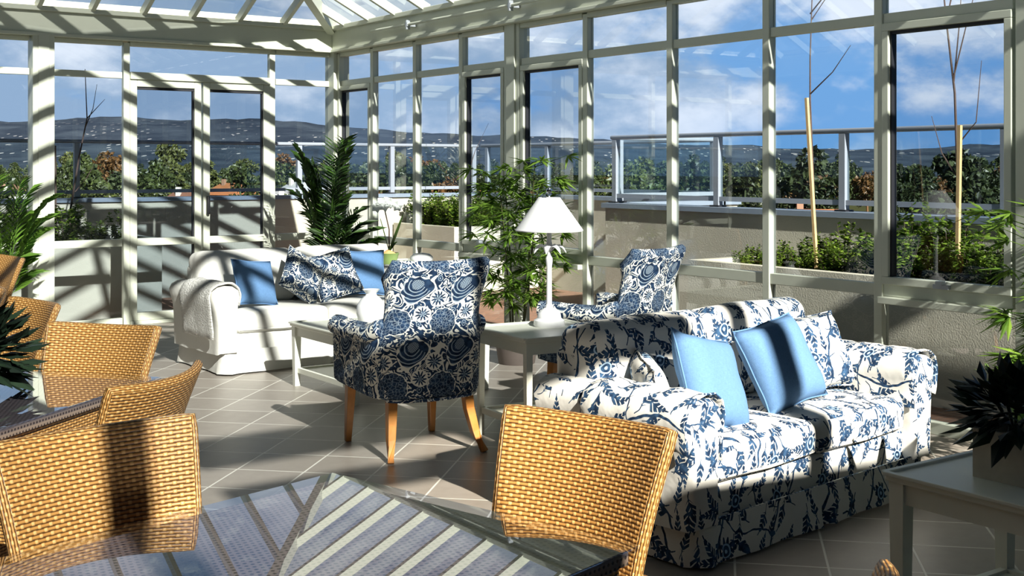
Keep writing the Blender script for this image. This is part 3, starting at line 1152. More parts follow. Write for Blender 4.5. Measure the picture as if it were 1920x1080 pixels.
def shrub_mesh(seed, h=0.5, w_=0.15, shoots=22, n=46):
    r = random.Random(seed)
    lv, st = MB(), MB()
    for i in range(shoots):
        a, rr = r.uniform(0, 2 * PI), w_ * math.sqrt(r.random())
        bx, by = rr * math.cos(a) * 0.5, rr * math.sin(a) * 0.5
        H = h * r.uniform(0.55, 1.0) * (1 - 0.25 * rr / w_)
        tx, ty = rr * math.cos(a) * 1.2, rr * math.sin(a) * 1.2
        st.tube([(bx, by, 0), ((bx + tx) / 2, (by + ty) / 2, H * 0.5), (tx, ty, H)], [0.004, 0.003, 0.001], 4)
        for k in range(n):
            t = r.uniform(0.08, 1.0)
            p = Vector((bx + (tx - bx) * t, by + (ty - by) * t, H * t))
            p += Vector((r.uniform(-1, 1), r.uniform(-1, 1), 0)) * 0.035 * (1.15 - t)
            th = r.uniform(0, 2 * PI)
            d = Vector((math.cos(th), math.sin(th), r.uniform(-0.2, 1.0)))
            lv.leaf(p, d, Vector((-math.sin(th), math.cos(th), r.uniform(-0.6, 0.6))), r.uniform(0.036, 0.055), r.uniform(0.026, 0.036), 0.1)
    return lv, st


shrubs = []
for s in range(4):
    lv, st = shrub_mesh(40 + s)
    root = thing('hedge_shrub', '', 'shrub')
    obj('foliage', lv, 'box', root, smooth=False)
    obj('stem', st, 'bark', root)
    shrubs.append(root)
used = set()


def shrub(x, y, sc, label, group, k):
    if k not in used:
        o = shrubs[k]
        used.add(k)
    else:
        o = copy_tree(shrubs[k])
    o.location = (x, y, 0.69)
    o.rotation_euler = (0, 0, rnd.uniform(0, 6))
    o.scale = (sc * rnd.uniform(1.0, 1.2), sc * rnd.uniform(1.0, 1.2), sc * rnd.uniform(0.85, 1.15))
    tag(o, label, 'shrub', group)


lbR = 'small-leaved green shrub in the long planter outside the right-hand windows'
i = 0
for k in range(15):
    y = 6.84 - 0.30 * k
    sc = 0.52 + 0.11 * k if k < 5 else rnd.choice((0.95, 1.05, 1.15, 1.2))
    shrub(7.18, y, sc, lbR, 'hedge shrubs in the right-hand planter', i % 4)
    i += 1
    shrub(6.90, y - 0.13, sc * 0.8, lbR, 'hedge shrubs in the right-hand planter', i % 4)
    i += 1
for x in (8.17, 8.49, 8.81):
    for y in (12.68, 13.0, 13.32, 13.58):
        shrub(x, y, rnd.uniform(0.9, 1.1), 'small-leaved green shrub in the sunny corner planter', 'hedge shrubs in the corner planter', i % 4)
        i += 1
for k in range(9):
    shrub(1.75 + 0.28 * k, 12.62, rnd.uniform(1.0, 1.2) if k < 7 else 0.8, 'dark shaded shrub in the planter left of the doors', 'hedge shrubs in the shaded planter', i % 4)
    i += 1


def sapling(name, base, pts, rad, twigs, label):
    o = thing(name, label, 'young tree', base)
    obj('trunk', MB().tube(pts, [rad * (1 - 0.75 * k / (len(pts) - 1)) for k in range(len(pts))], 6), 'bark', o)
    for tw in twigs:
        obj('twig', MB().tube(tw, [0.006, 0.004, 0.002][:len(tw)], 5), 'bark', o)
    return o


# first sapling and stake (middle of the sofa window)
sapling('bare_sapling', (7.1, 6.15, 0.69), [(0, 0, 0), (-0.0, 0.02, 0.7), (0, 0.05, 1.3), (0.0, 0.05, 1.62), (0, 0.03, 2.1), (0, 0.05, 2.6)], 0.010,
        [[(0, 0.05, 1.35), (-0.02, -0.18, 1.5), (-0.04, -0.36, 1.68)], [(0, 0.05, 1.95), (0.0, -0.1, 2.08), (0, -0.2, 2.15)], [(0, 0.04, 1.9), (0.02, -0.08, 2.05), (0.02, -0.1, 2.2)]],
        'bare young tree tied to a pale stake behind the middle of the sofa')
st_ = obj('garden_stake', MB().tube([(0, 0, 0), (0, 0.10, 1.32)], 0.016, 4, square=True), 'stake', loc=(7.05, 6.09, 0.69))
tag(st_, 'pale timber stake behind the middle of the floral sofa', 'stake')
sapling('bare_sapling', (7.1, 4.92, 0.69), [(0, 0, 0), (0, 0.02, 0.8), (0, 0.04, 1.3), (0, 0.1, 1.75), (0, 0.14, 2.1), (0, 0.16, 2.8)], 0.012,
        [[(0, 0.05, 1.4), (0, -0.05, 1.75), (0, -0.14, 2.05)], [(0, 0.05, 1.35), (0, 0.0, 1.8), (0, -0.01, 2.0)], [(0, 0.1, 1.8), (0, 0.0, 2.2), (0, -0.06, 2.5)],
         [(0, 0.02, 0.95), (0, -0.12, 1.1), (0, -0.16, 1.5)], [(0, 0.03, 0.75), (0, 0.14, 0.9), (0, 0.22, 1.15)]],
        'branching bare young tree in the opening window at right')
st_ = obj('garden_stake', MB().tube([(0, 0, 0), (0, -0.02, 1.08)], 0.017, 4, square=True), 'stake', loc=(7.04, 4.90, 0.69))
tag(st_, 'pale timber stake beside the sapling in the right-hand opening window', 'stake')
sapling('bare_sapling', (3.42, 12.7, 0.69), [(0, 0, 0), (0.08, 0, 0.4), (0.16, 0, 0.9), (0.24, 0, 1.3), (0.22, 0, 1.8)], 0.014,
        [[(0.12, 0, 0.55), (0.24, 0, 0.7), (0.38, 0, 0.95)], [(0.22, 0, 1.2), (0.3, 0, 1.4), (0.34, 0, 1.65)], [(0.24, 0, 1.3), (0.33, 0, 1.4), (0.42, 0, 1.5)]],
        'dark leaning bare young tree outside the window left of the doors')
st_ = obj('garden_stake', MB().tube([(0, 0, 0), (-0.01, 0, 1.02)], 0.012, 4, square=True), 'bark', loc=(3.36, 12.72, 0.69))
tag(st_, 'thin dark stake beside the leaning sapling left of the doors', 'stake')
sapling('bare_sapling', (8.3, 12.9, 0.69), [(0, 0, 0), (0.05, -0.05, 0.6), (0.15, -0.12, 1.0), (0.3, -0.2, 1.35)], 0.008,
        [[(0.05, -0.05, 0.6), (0.0, 0, 1.2), (0.02, 0.05, 1.9)]], 'thin bare twiggy sapling in the sunny corner planter')

# ================================================================== DISTANCE
gm = MB()
gm.add([(-900, 20, -9), (2600, -900, -9), (2600, 2600, -9), (-900, 2600, -9)], [(0, 1, 2, 3)])
struct('ground', gm, 'ground', 'suburban ground far below the terrace', 'ground')
CAZ = R(35.2)


def far(az_px, dist):
    """a place in the distance by bearing; az_px = tangent offset from the view axis"""
    u = az_px * dist
    return (u * math.cos(CAZ) + dist * math.sin(CAZ), -u * math.sin(CAZ) + dist * math.cos(CAZ))


hm = MB()
NX, NY = 150, 14
prof = [(-0.75, 62), (-0.42, 78), (-0.30, 80), (-0.18, 72), (-0.05, 53), (0.05, 44), (0.15, 33), (0.25, 27), (0.42, 36), (0.75, 25)]


def ridge(t):
    for (a, ha), (b2, hb) in zip(prof[:-1], prof[1:]):
        if a <= t <= b2:
            return ha + (hb - ha) * (t - a) / (b2 - a)
    return 30


vs, fs = [], []
for i in range(NX + 1):
    t = -0.7 + 1.4 * i / NX
    for j in range(NY + 1):
        d = 1150 + 1100 * j / NY
        x, y = far(t, d)
        s = min(1, j / (NY - 3))
        z = -9 + (ridge(t) + 11) * s ** 1.3
        z += (mnoise.noise(Vector((x * 0.006, y * 0.006, 0))) * 9 + mnoise.noise(Vector((x * 0.03, y * 0.03, 3))) * 3.5) * s
        if j > NY - 3: z -= (j - NY + 3) * 12
        vs.append((x, y, z))
for i in range(NX):
    for j in range(NY):
        a = i * (NY + 1) + j
        fs.append((a, a + NY + 1, a + NY + 2, a + 1))
hm.add(vs, fs)
ho = obj('hills', hm, 'hills')
tag(ho, 'haze-tinted blue-grey wooded hills dotted with houses along the horizon', 'hills', None, 'structure')


def tree_mesh(seed, tall, clumps, spread):
    r = random.Random(seed)
    m = MB()
    m.tube([(0, 0, 0), (0.1, 0, tall * 0.3), (0, 0.1, tall * 0.7)], [0.32, 0.22, 0.1], 6)
    for c in range(clumps):
        a = r.uniform(0, 2 * PI)
        t = r.random()
        cz = tall * (0.24 + 0.64 * t)
        rr = spread * r.uniform(0.15, 0.85) * math.sqrt(max(0.05, 1 - (2 * t - 0.75) ** 2 * 0.62))
        C = Vector((rr * math.cos(a), rr * math.sin(a), cz))
        cr = spread * r.uniform(0.25, 0.42)
        for k in range(90):
            th, ph = r.uniform(0, 2 * PI), math.acos(r.uniform(-0.7, 1))
            dv_ = Vector((math.sin(ph) * math.cos(th), math.sin(ph) * math.sin(th), math.cos(ph) * 0.8))
            p = C + dv_ * cr * r.uniform(0.7, 1.08)
            d = (dv_ + Vector((r.uniform(-1, 1), r.uniform(-1, 1), r.uniform(-1, 0.6))) * 0.8).normalized()
            m.leaf(p - d * 0.3, d, dv_.orthogonal() + Vector((r.uniform(-1, 1), r.uniform(-1, 1), r.uniform(-1, 1))), r.uniform(0.5, 0.95), r.uniform(0.4, 0.7), 0.1)
    return m


TL = {'dark': 'dark green gum tree in the suburb beyond the terrace railing',
      'mid': 'mid-green leafy tree in the suburb beyond the terrace railing',
      'olive': 'yellowish olive tree in the suburb beyond the terrace railing',
      'rust': 'rust-tinged autumn tree in the suburb beyond the terrace railing'}
protos = {}
for kk, (nm, n) in enumerate((('dark', 2), ('mid', 2), ('olive', 1), ('rust', 1))):
    for q in range(n):
        mm = tree_mesh(100 + kk * 10 + q, 10.0, 15, 3.8)
        protos[(nm, q)] = [obj('suburban_tree', mm, 'tree_' + nm, smooth=False), False]


def tree(nm, q, t, d, sc, sz=1.0, label=None):
    pr = protos[(nm, q)]
    if pr[1]:
        o = pr[0].copy()
        COL.objects.link(o)
    else:
        o = pr[0]
        pr[1] = True
    x, y = far(t, d)
    o.location = (x, y, -9)
    o.rotation_euler = (0, 0, rnd.uniform(0, 6.28))
    o.scale = (sc, sc, sc * sz)
    if label:
        if 'group' in o: del o['group']
        tag(o, label, 'tree')
    else:
        tag(o, TL[nm], 'tree', {'dark': 'dark gum trees', 'mid': 'mid-green trees', 'olive': 'olive trees', 'rust': 'rust-tinged trees'}[nm] + ' beyond the railing')
    return o


houses_at = [(-0.30, 118, 5.6), (-0.405, 165, 4), (-0.265, 190, 4), (-0.18, 180, 5), (-0.23, 260, 4), (-0.41, 240, 4), (0.245, 135, 5), (0.31, 110, 6), (-0.175, 235, 4), (0.44, 150, 4)]


def blocked(t, d):
    for ht, hd_, wd in houses_at:
        if abs(t - ht) < wd * 1.4 / hd_ + 4.0 / d and hd_ - 60 < d < hd_ + 14: return True
    return False


tree('dark', 0, 0.245, 150, 1.27, 1.05, 'tall dark round-crowned tree rising behind the first staked sapling')
tree('dark', 1, 0.363, 150, 1.25, 1.06, 'tall dark round-crowned tree rising behind the second staked sapling')
tree('mid', 1, -0.305, 165, 1.05, 1.0, 'bushy green tree above the long terracotta roof')
for t_, d_, k_ in ((-0.222, 212, 'mid'), (-0.160, 285, 'dark'), (-0.118, 178, 'mid'), (-0.148, 214, 'olive'), (-0.225, 300, 'dark'), (-0.08, 210, 'mid')):
    tree(k_, 0, t_, d_, 1.05, 1.1)
tree('dark', 0, -0.10, 125, 1.1, 1.0, 'broad green tree left of the corner railing post')
cnt, tries = 0, 0
spots = [far(*q) for q in ((0.245, 150), (0.363, 150), (-0.305, 165), (-0.10, 125), (-0.222, 212), (-0.160, 285), (-0.118, 178), (-0.148, 214), (-0.225, 300), (-0.08, 210))]
while cnt < 296 and tries < 40000:
    tries += 1
    t = rnd.uniform(-0.52, 0.52)
    d = math.sqrt(rnd.uniform(95 ** 2, 330 ** 2)) if rnd.random() < 0.72 else rnd.uniform(330, 800)
    right = t > -0.12
    if right and d < 105: continue
    if blocked(t, d): continue
    x, y = far(t, d)
    if any((x - a) ** 2 + (y - b_) ** 2 < (7.9 if d < 350 else 9.0) ** 2 for a, b_ in spots): continue
    spots.append((x, y))
    rr = rnd.random()
    if right: nm = 'dark' if rr < 0.55 else 'mid' if rr < 0.78 else 'olive' if rr < 0.88 else 'rust'
    else: nm = 'dark' if rr < 0.28 else 'mid' if rr < 0.72 else 'olive' if rr < 0.92 else 'rust'
    top = 10.5 - (5.0 if right else 6.0) * (rnd.random() ** 1.2) + (1.2 if right else 1.3)
    if d < 140: top -= 1.0
    if d > 300: top = min(top + 3, 15)
    tree(nm, rnd.randrange(2) if nm in ('dark', 'mid') else 0, t, d, top / 10.0 * rnd.uniform(0.8, 1.0), rnd.uniform(0.95, 1.2))
    cnt += 1


def house(t, d, wx, wy, wh, rh, wall, roof, label, rz):
    x, y = far(t, d)
    o = thing('house', label, 'house', (x, y, -9), rz)
    obj('wall', MB().box(-wx, wx, -wy, wy, 0, wh), wall, o, smooth=False)
    e = 0.5
    rf = MB()
    vs = [(-wx - e, -wy - e, wh), (wx + e, -wy - e, wh), (wx + e, wy + e, wh), (-wx - e, wy + e, wh), (-wx * 0.55, 0, wh + rh), (wx * 0.55, 0, wh + rh)]
    rf.add(vs, [(0, 1, 5, 4), (1, 2, 5), (2, 3, 4, 5), (3, 0, 4), (3, 2, 1, 0)])
    obj('roof', rf, roof, o, smooth=False)
    cm = MB().box(wx * 0.2, wx * 0.2 + 0.7, 0.3, 1.0, wh + rh * 0.3, wh + rh + 0.8)
    obj('chimney', cm, wall, o, smooth=False)
    wn = MB()
    for sx in (-0.6, 0.1):
        wn.box(wx * sx, wx * sx + 1.4, -wy - 0.06, -wy, 1.0, 2.3)
    obj('window', wn, 'handle', o, smooth=False)


house(-0.30, 118, 6.5, 4.5, 4.2, 2.6, 'brickhouse', 'tileroof', 'long house with a terracotta roof beyond the left railing post', 150)
house(-0.405, 165, 4.5, 4, 3.8, 3.2, 'whitehouse', 'greyroof', 'small white gabled house near the left edge of the view', 130)
house(-0.265, 190, 4, 4, 4.0, 2.5, 'whitehouse', 'tileroof', 'white-walled house seen through the left glass door', 140)
house(-0.18, 180, 5, 4, 4.4, 2.0, 'whitehouse', 'whitehouse', 'pale flat-roofed house near the sunlit railing post', 150)
house(-0.23, 260, 4, 4, 4.5, 2.5, 'brickhouse', 'orangeroof', 'brick house with an orange roof among far trees', 120)
house(-0.41, 240, 5, 4, 4.0, 3.0, 'brickhouse', 'tileroof', 'brick house with a red roof among the left-hand trees', 100)
house(0.245, 135, 5.5, 4, 3.4, 2.4, 'brickhouse', 'orangeroof', 'house with a bright orange roof behind the sofa window railing', 140)
house(0.31, 110, 6, 4, 2.4, 2.6, 'brickhouse', 'greyroof', 'house with a grey iron roof behind the railing post', 120)
house(-0.175, 235, 4, 4, 4.5, 3.0, 'whitehouse', 'greyroof', 'cream house with a grey roof beyond the far railing', 100)
house(0.44, 150, 4, 4, 3.0, 2.2, 'brickhouse', 'tileroof', 'low brick house behind the second staked sapling', 120)


# ================================================================== SOFAS
def sofa(name, mat, loc, rz, label, L=1.87, D=0.84):
    o = thing(name, label, 'sofa', loc, rz)
    hl = L / 2
    a_in = hl - 0.17                                     # inner face of the arms
    # local: front = -y
    y0, y1 = -D / 2, D / 2
    base = MB().rbox((0, 0.02, 0.20), (hl - 0.075, D / 2 - 0.035, 0.09), 0.02, 8, 2)
    obj('base', base, mat, o, uvoff=(0.3, 0.1))
    # arms: flared profile with a rolled top
    prof_ = [(0.075, 0.15), (0.075, 0.38), (0.08, 0.50), (0.095, 0.56), (0.085, 0.605), (0.045, 0.632), (-0.005, 0.638), (-0.055, 0.63),
             (-0.095, 0.605), (-0.112, 0.565), (-0.105, 0.52), (-0.088, 0.46), (-0.075, 0.36), (-0.07, 0.15)]
    for sg in (-1, 1):
        am = MB()
        ny = 10
        ys = [y0 - 0.012] + [y0 + 0.0, y0 + 0.02] + [y0 + 0.05 + (D - 0.10) * k / ny for k in range(ny + 1)]
        sc = [0.86, 0.96, 1.0] + [1.0] * (ny + 1)
        vs, fs = [], []
        n = len(prof_)
        for yy, s in zip(ys, sc):
            for (px, pz) in prof_:
                cx_, cz_ = 0.0, 0.42
                X_, Z_ = cx_ + (px - cx_) * s, cz_ + (pz - cz_) * (1 - (1 - s) * 0.35)
                vs.append((sg * (a_in + 0.085 - X_ * 1.0), yy, Z_))
        for i in range(len(ys) - 1):
            for k in range(n - 1):
                q = (i * n + k, i * n + k + 1, (i + 1) * n + k + 1, (i + 1) * n + k)
                fs.append(q if sg < 0 else q[::-1])
        cap = tuple(range(n))
        fs.append(cap[::-1] if sg < 0 else cap)
        cap2 = tuple((len(ys) - 1) * n + k for k in range(n))
        fs.append(cap2 if sg < 0 else cap2[::-1])
        am.add(vs, fs)
        am.wobble(0.010, 6.0, 3 + sg)
        obj('arm', am, mat, o, uvoff=(0.4 + sg * 0.2, 0.15), angle=60)
    # back and cushions
    bk = MB().rbox((0, y1 - 0.10, 0.44), (a_in + 0.06, 0.085, 0.32), 0.06, 8, 3)
    obj('back', bk, mat, o, uvoff=(0.1, 0.4))
    for sg in (-1, 1):
        T = Matrix.Translation((sg * (a_in + 0.06) / 2, y1 - 0.17, 0.640)) @ Matrix.Rotation(R(-10), 4, 'X')
        cm = MB().rbox((0, 0, 0), ((a_in + 0.06) / 2 - 0.002, 0.115, 0.210), 0.075, 5, 4, (0, 0.025, 0.004), T)
        cm.wobble(0.008, 5.0, 7 + sg)
        obj('back_cushion', cm, mat, o, uvoff=(0.05 * sg, 0.2))
        sm = MB().rbox((sg * a_in / 2, -0.075, 0.365), (a_in / 2 - 0.003, D / 2 - 0.10, 0.075), 0.045, 5, 3, (0, 0.012, 0.022))
        sm.wobble(0.006, 5.0, 11 + sg)
        so = obj('seat_cushion', sm, mat, o, uvoff=(0.3 + 0.1 * sg, 0.6))
        pp = []
        zc, yf = 0.315, -0.075 - (D / 2 - 0.10) - 0.004
        pp = [(sg * a_in / 2 - a_in / 2 + 0.03, yf + 0.012, zc), (sg * a_in / 2, yf - 0.004, zc - 0.004), (sg * a_in / 2 + a_in / 2 - 0.03, yf + 0.012, zc)]
        obj('piping', MB().tube(pp, 0.006, 6), mat, so)
    # skirt: hangs from below the front panel, with kick pleats
    sk = MB()
    top_, bot_ = 0.175, 0.012
    pts = []
    ox, oy = hl - 0.068, D / 2 - 0.01
    path = [(-ox, oy), (-ox, -oy), (0, -oy), (ox, -oy), (ox, oy), (-ox, oy)]
    for (ax_, ay_), (bx_, by_) in zip(path[:-1], path[1:]):
        seg_l = math.hypot(bx_ - ax_, by_ - ay_)
        nn = max(6, int(seg_l / 0.045))
        dxx, dyy = (bx_ - ax_) / seg_l, (by_ - ay_) / seg_l
        for k in range(nn):
            t = k / nn
            s_ = t * seg_l
            edge = min(s_, seg_l - s_)
            wave = 0.006 * math.sin(s_ * 17 + ax_ * 5) + (-0.018 if edge < 0.03 else 0.012 if edge < 0.09 else 0)
            pts.append((ax_ + dxx * s_, ay_ + dyy * s_, dyy, -dxx, wave, ))
    n = len(pts)
    vs = []
    acc = 0
    for lev, (z, amp, ex) in enumerate(((top_, 0.0, 0.0), (top_ - 0.05, 0.5, 0.006), (0.07, 0.9, 0.014), (bot_, 1.2, 0.02))):
        for (px, py, nx_, ny_, wv) in pts:
            e = ex + wv * amp
            vs.append((px + nx_ * e, py + ny_ * e, z))
    fs = []
    for lev in range(3):
        for k in range(n):
            k2 = (k + 1) % n
            fs.append((lev * n + k, (lev + 1) * n + k, (lev + 1) * n + k2, lev * n + k2))
    # inner side so the cloth has thickness
    off = len(vs)
    for lev, (z, amp, ex) in enumerate(((top_, 0.0, 0.0), (bot_, 1.2, 0.02))):
        for (px, py, nx_, ny_, wv) in pts:
            e = ex + wv * amp - 0.008
            vs.append((px + nx_ * e, py + ny_ * e, z))
    for k in range(n):
        k2 = (k + 1) % n
        fs.append((off + k, off + k2, off + n + k2, off + n + k))
        fs.append((3 * n + k, off + n + k, off + n + k2, 3 * n + k2))
        fs.append((k, k2, off + k2, off + k))
    sk.add(vs, fs)
    obj('skirt', sk, mat, o, uvoff=(0.2, 0.33), angle=60)
    return o, a_in


ws, ain_w = sofa('slipcovered_sofa', 'white', (4.22, 8.79, 0), 2.5, 'white slipcovered two-seat sofa in front of the glass doors')
fs_, ain = sofa('slipcovered_sofa', 'print', (3.94, 3.83, 0), 8.0, 'white sofa printed with blue leaf sprigs in the right foreground', L=1.78)
# arm covers of the printed sofa are a part of it
for sg in (-1, 1):
    def cov(u, v, sg=sg):
        prof2 = [(0.088, 0.40), (0.092, 0.50), (0.106, 0.56), (0.095, 0.615), (0.05, 0.647), (-0.005, 0.652), (-0.06, 0.643), (-0.105, 0.615), (-0.123, 0.565), (-0.117, 0.51), (-0.106, 0.45)]
        k = u * (len(prof2) - 1)
        i = min(int(k), len(prof2) - 2)
        f = k - i
        px = prof2[i][0] * (1 - f) + prof2[i + 1][0] * f
        pz = prof2[i][1] * (1 - f) + prof2[i + 1][1] * f
        wv = 0.004 * math.sin(v * 21 + u * 5) * (1 + u)
        return (sg * (ain + 0.085 - px * 1.02) , -0.43 + 0.52 * v, pz + wv)
    cm = MB().shell(cov, 20, 10, 0.010)
    obj('arm_cover', cm, 'print', fs_, uvoff=(0.55 + sg * 0.2, 0.05), angle=60)


# throws on the white sofa arms
def throw(parent_loc, rz, sg, label, y_a, y_b, drop):
    c, s = math.cos(R(rz)), math.sin(R(rz))

    def fn(u, v):
        prof2 = [(0.10, 0.50), (0.11, 0.57), (0.095, 0.622), (0.05, 0.655), (-0.005, 0.66), (-0.065, 0.65), (-0.112, 0.62), (-0.132, 0.565), (-0.126, 0.50), (-0.112, 0.40), (-0.100, drop)]
        k = u * (len(prof2) - 1)
        i = min(int(k), len(prof2) - 2)
        f = k - i
        px = prof2[i][0] * (1 - f) + prof2[i + 1][0] * f
        pz = prof2[i][1] * (1 - f) + prof2[i + 1][1] * f
        wv = 0.004 * math.sin(v * 13 + u * 4)
        return (sg * (ain_w + 0.085 - px), y_a + (y_b - y_a) * v, pz + wv)
    m = MB().shell(fn, 26, 12, 0.014)
    m.wobble(0.006, 9.0, 2)
    o = obj('quilted_throw', m, 'quilt', loc=parent_loc, rot=(0, 0, R(rz)), angle=60)
    tag(o, label, 'throw', None)


throw((4.22, 8.79, 0), 2.5, -1, 'white quilted throw draped over the left arm of the white sofa', -0.40, 0.12, 0.27)
throw((4.22, 8.79, 0), 2.5, 1, 'white quilted throw draped over the far arm of the white sofa', -0.40, 0.20, 0.30)


# ------------------------------------------------------------------ cushions
def cushion(mat, loc, rot, size, thick, label, uvoff=(0, 0), name='throw_cushion'):
    m = MB()
    N_ = 14
    hw, hh = size[0] / 2, size[1] / 2
    key = {}
    vs, fs = [], []
    for sd in (1, -1):
        for i in range(N_ + 1):
            for j in range(N_ + 1):
                u, v = -1 + 2 * i / N_, -1 + 2 * j / N_
                rimm = i in (0, N_) or j in (0, N_)
                if rimm and (i, j) in key and sd == -1:
                    continue
                x = hw * u * (1 - 0.07 * (1 - v * v))
                z = hh * v * (1 - 0.07 * (1 - u * u))
                t = 0 if rimm else thick / 2 * ((1 - u ** 4) * (1 - v ** 4)) ** 0.55
                key[(i, j) if rimm else (i, j, sd)] = len(vs)
                vs.append((x, sd * -t, z))
    g = lambda i, j, sd: key[(i, j)] if (i, j) in key else key[(i, j, sd)]
    for sd in (1, -1):
        for i in range(N_):
            for j in range(N_):
                q = (g(i, j, sd), g(i + 1, j, sd), g(i + 1, j + 1, sd), g(i, j + 1, sd))
                fs.append(q if sd == 1 else q[::-1])
    m.add(vs, fs)
    m.wobble(0.006, 9.0, loc[0] * 3)
    rimp = [(i, 0) for i in range(N_)] + [(N_, j) for j in range(N_)] + [(i, N_) for i in range(N_, 0, -1)] + [(0, j) for j in range(N_, 0, -1)] + [(0, 0)]
    tubep = [m.v[key[r]] for r in rimp]
    o = obj(name, m, mat, loc=loc, rot=tuple(R(a) for a in rot), uvoff=uvoff, angle=80)
    tag(o, label, 'cushion')
    obj('piping', MB().tube(tubep, 0.004, 5), mat, o)
    return o


# on the white sofa (seat top about z = 0.47)
cushion('blue', (3.72, 8.62, 0.63), (-24, 6, 12), (0.36, 0.36), 0.14, 'plain blue cushion at the left end of the white sofa')
cushion('damask', (4.12, 8.64, 0.655), (-26, 33, 4), (0.37, 0.37), 0.15, 'navy floral cushion tipped on its corner on the white sofa', (0.1, 0.05))
cushion('damask', (4.42, 8.68, 0.65), (-22, -12, -2), (0.38, 0.38), 0.13, 'navy floral cushion sitting upright mid-right on the white sofa', (0.05, 0.16))
cushion('blue', (4.72, 8.76, 0.645), (-16, 3, -6), (0.37, 0.37), 0.13, 'plain blue cushion at the right end of the white sofa')


def on_sofa(lx, ly, lz):
    a = R(8.0)
    return (3.94 + lx * math.cos(a) - ly * math.sin(a), 3.83 + lx * math.sin(a) + ly * math.cos(a), lz)


cushion('print', on_sofa(-0.60, 0.0, 0.585), (-18, -8, 62), (0.36, 0.30), 0.12, 'small printed cushion squashed against the near arm of the sprig-print sofa', (0.3, 0.2))
cushion('blue', on_sofa(-0.43, -0.16, 0.625), (-26, 14, 10), (0.40, 0.40), 0.15, 'plain blue cushion on the near half of the sprig-print sofa')
cushion('blue', on_sofa(0.15, -0.10, 0.628), (-26, -8, 4), (0.40, 0.40), 0.16, 'plain blue cushion in the middle of the sprig-print sofa')
cushion('print', on_sofa(0.56, 0.0, 0.622), (-24, -4, -6), (0.40, 0.37), 0.15, 'sprig-printed cushion beside the far arm of the print sofa', (0.1, 0.3))


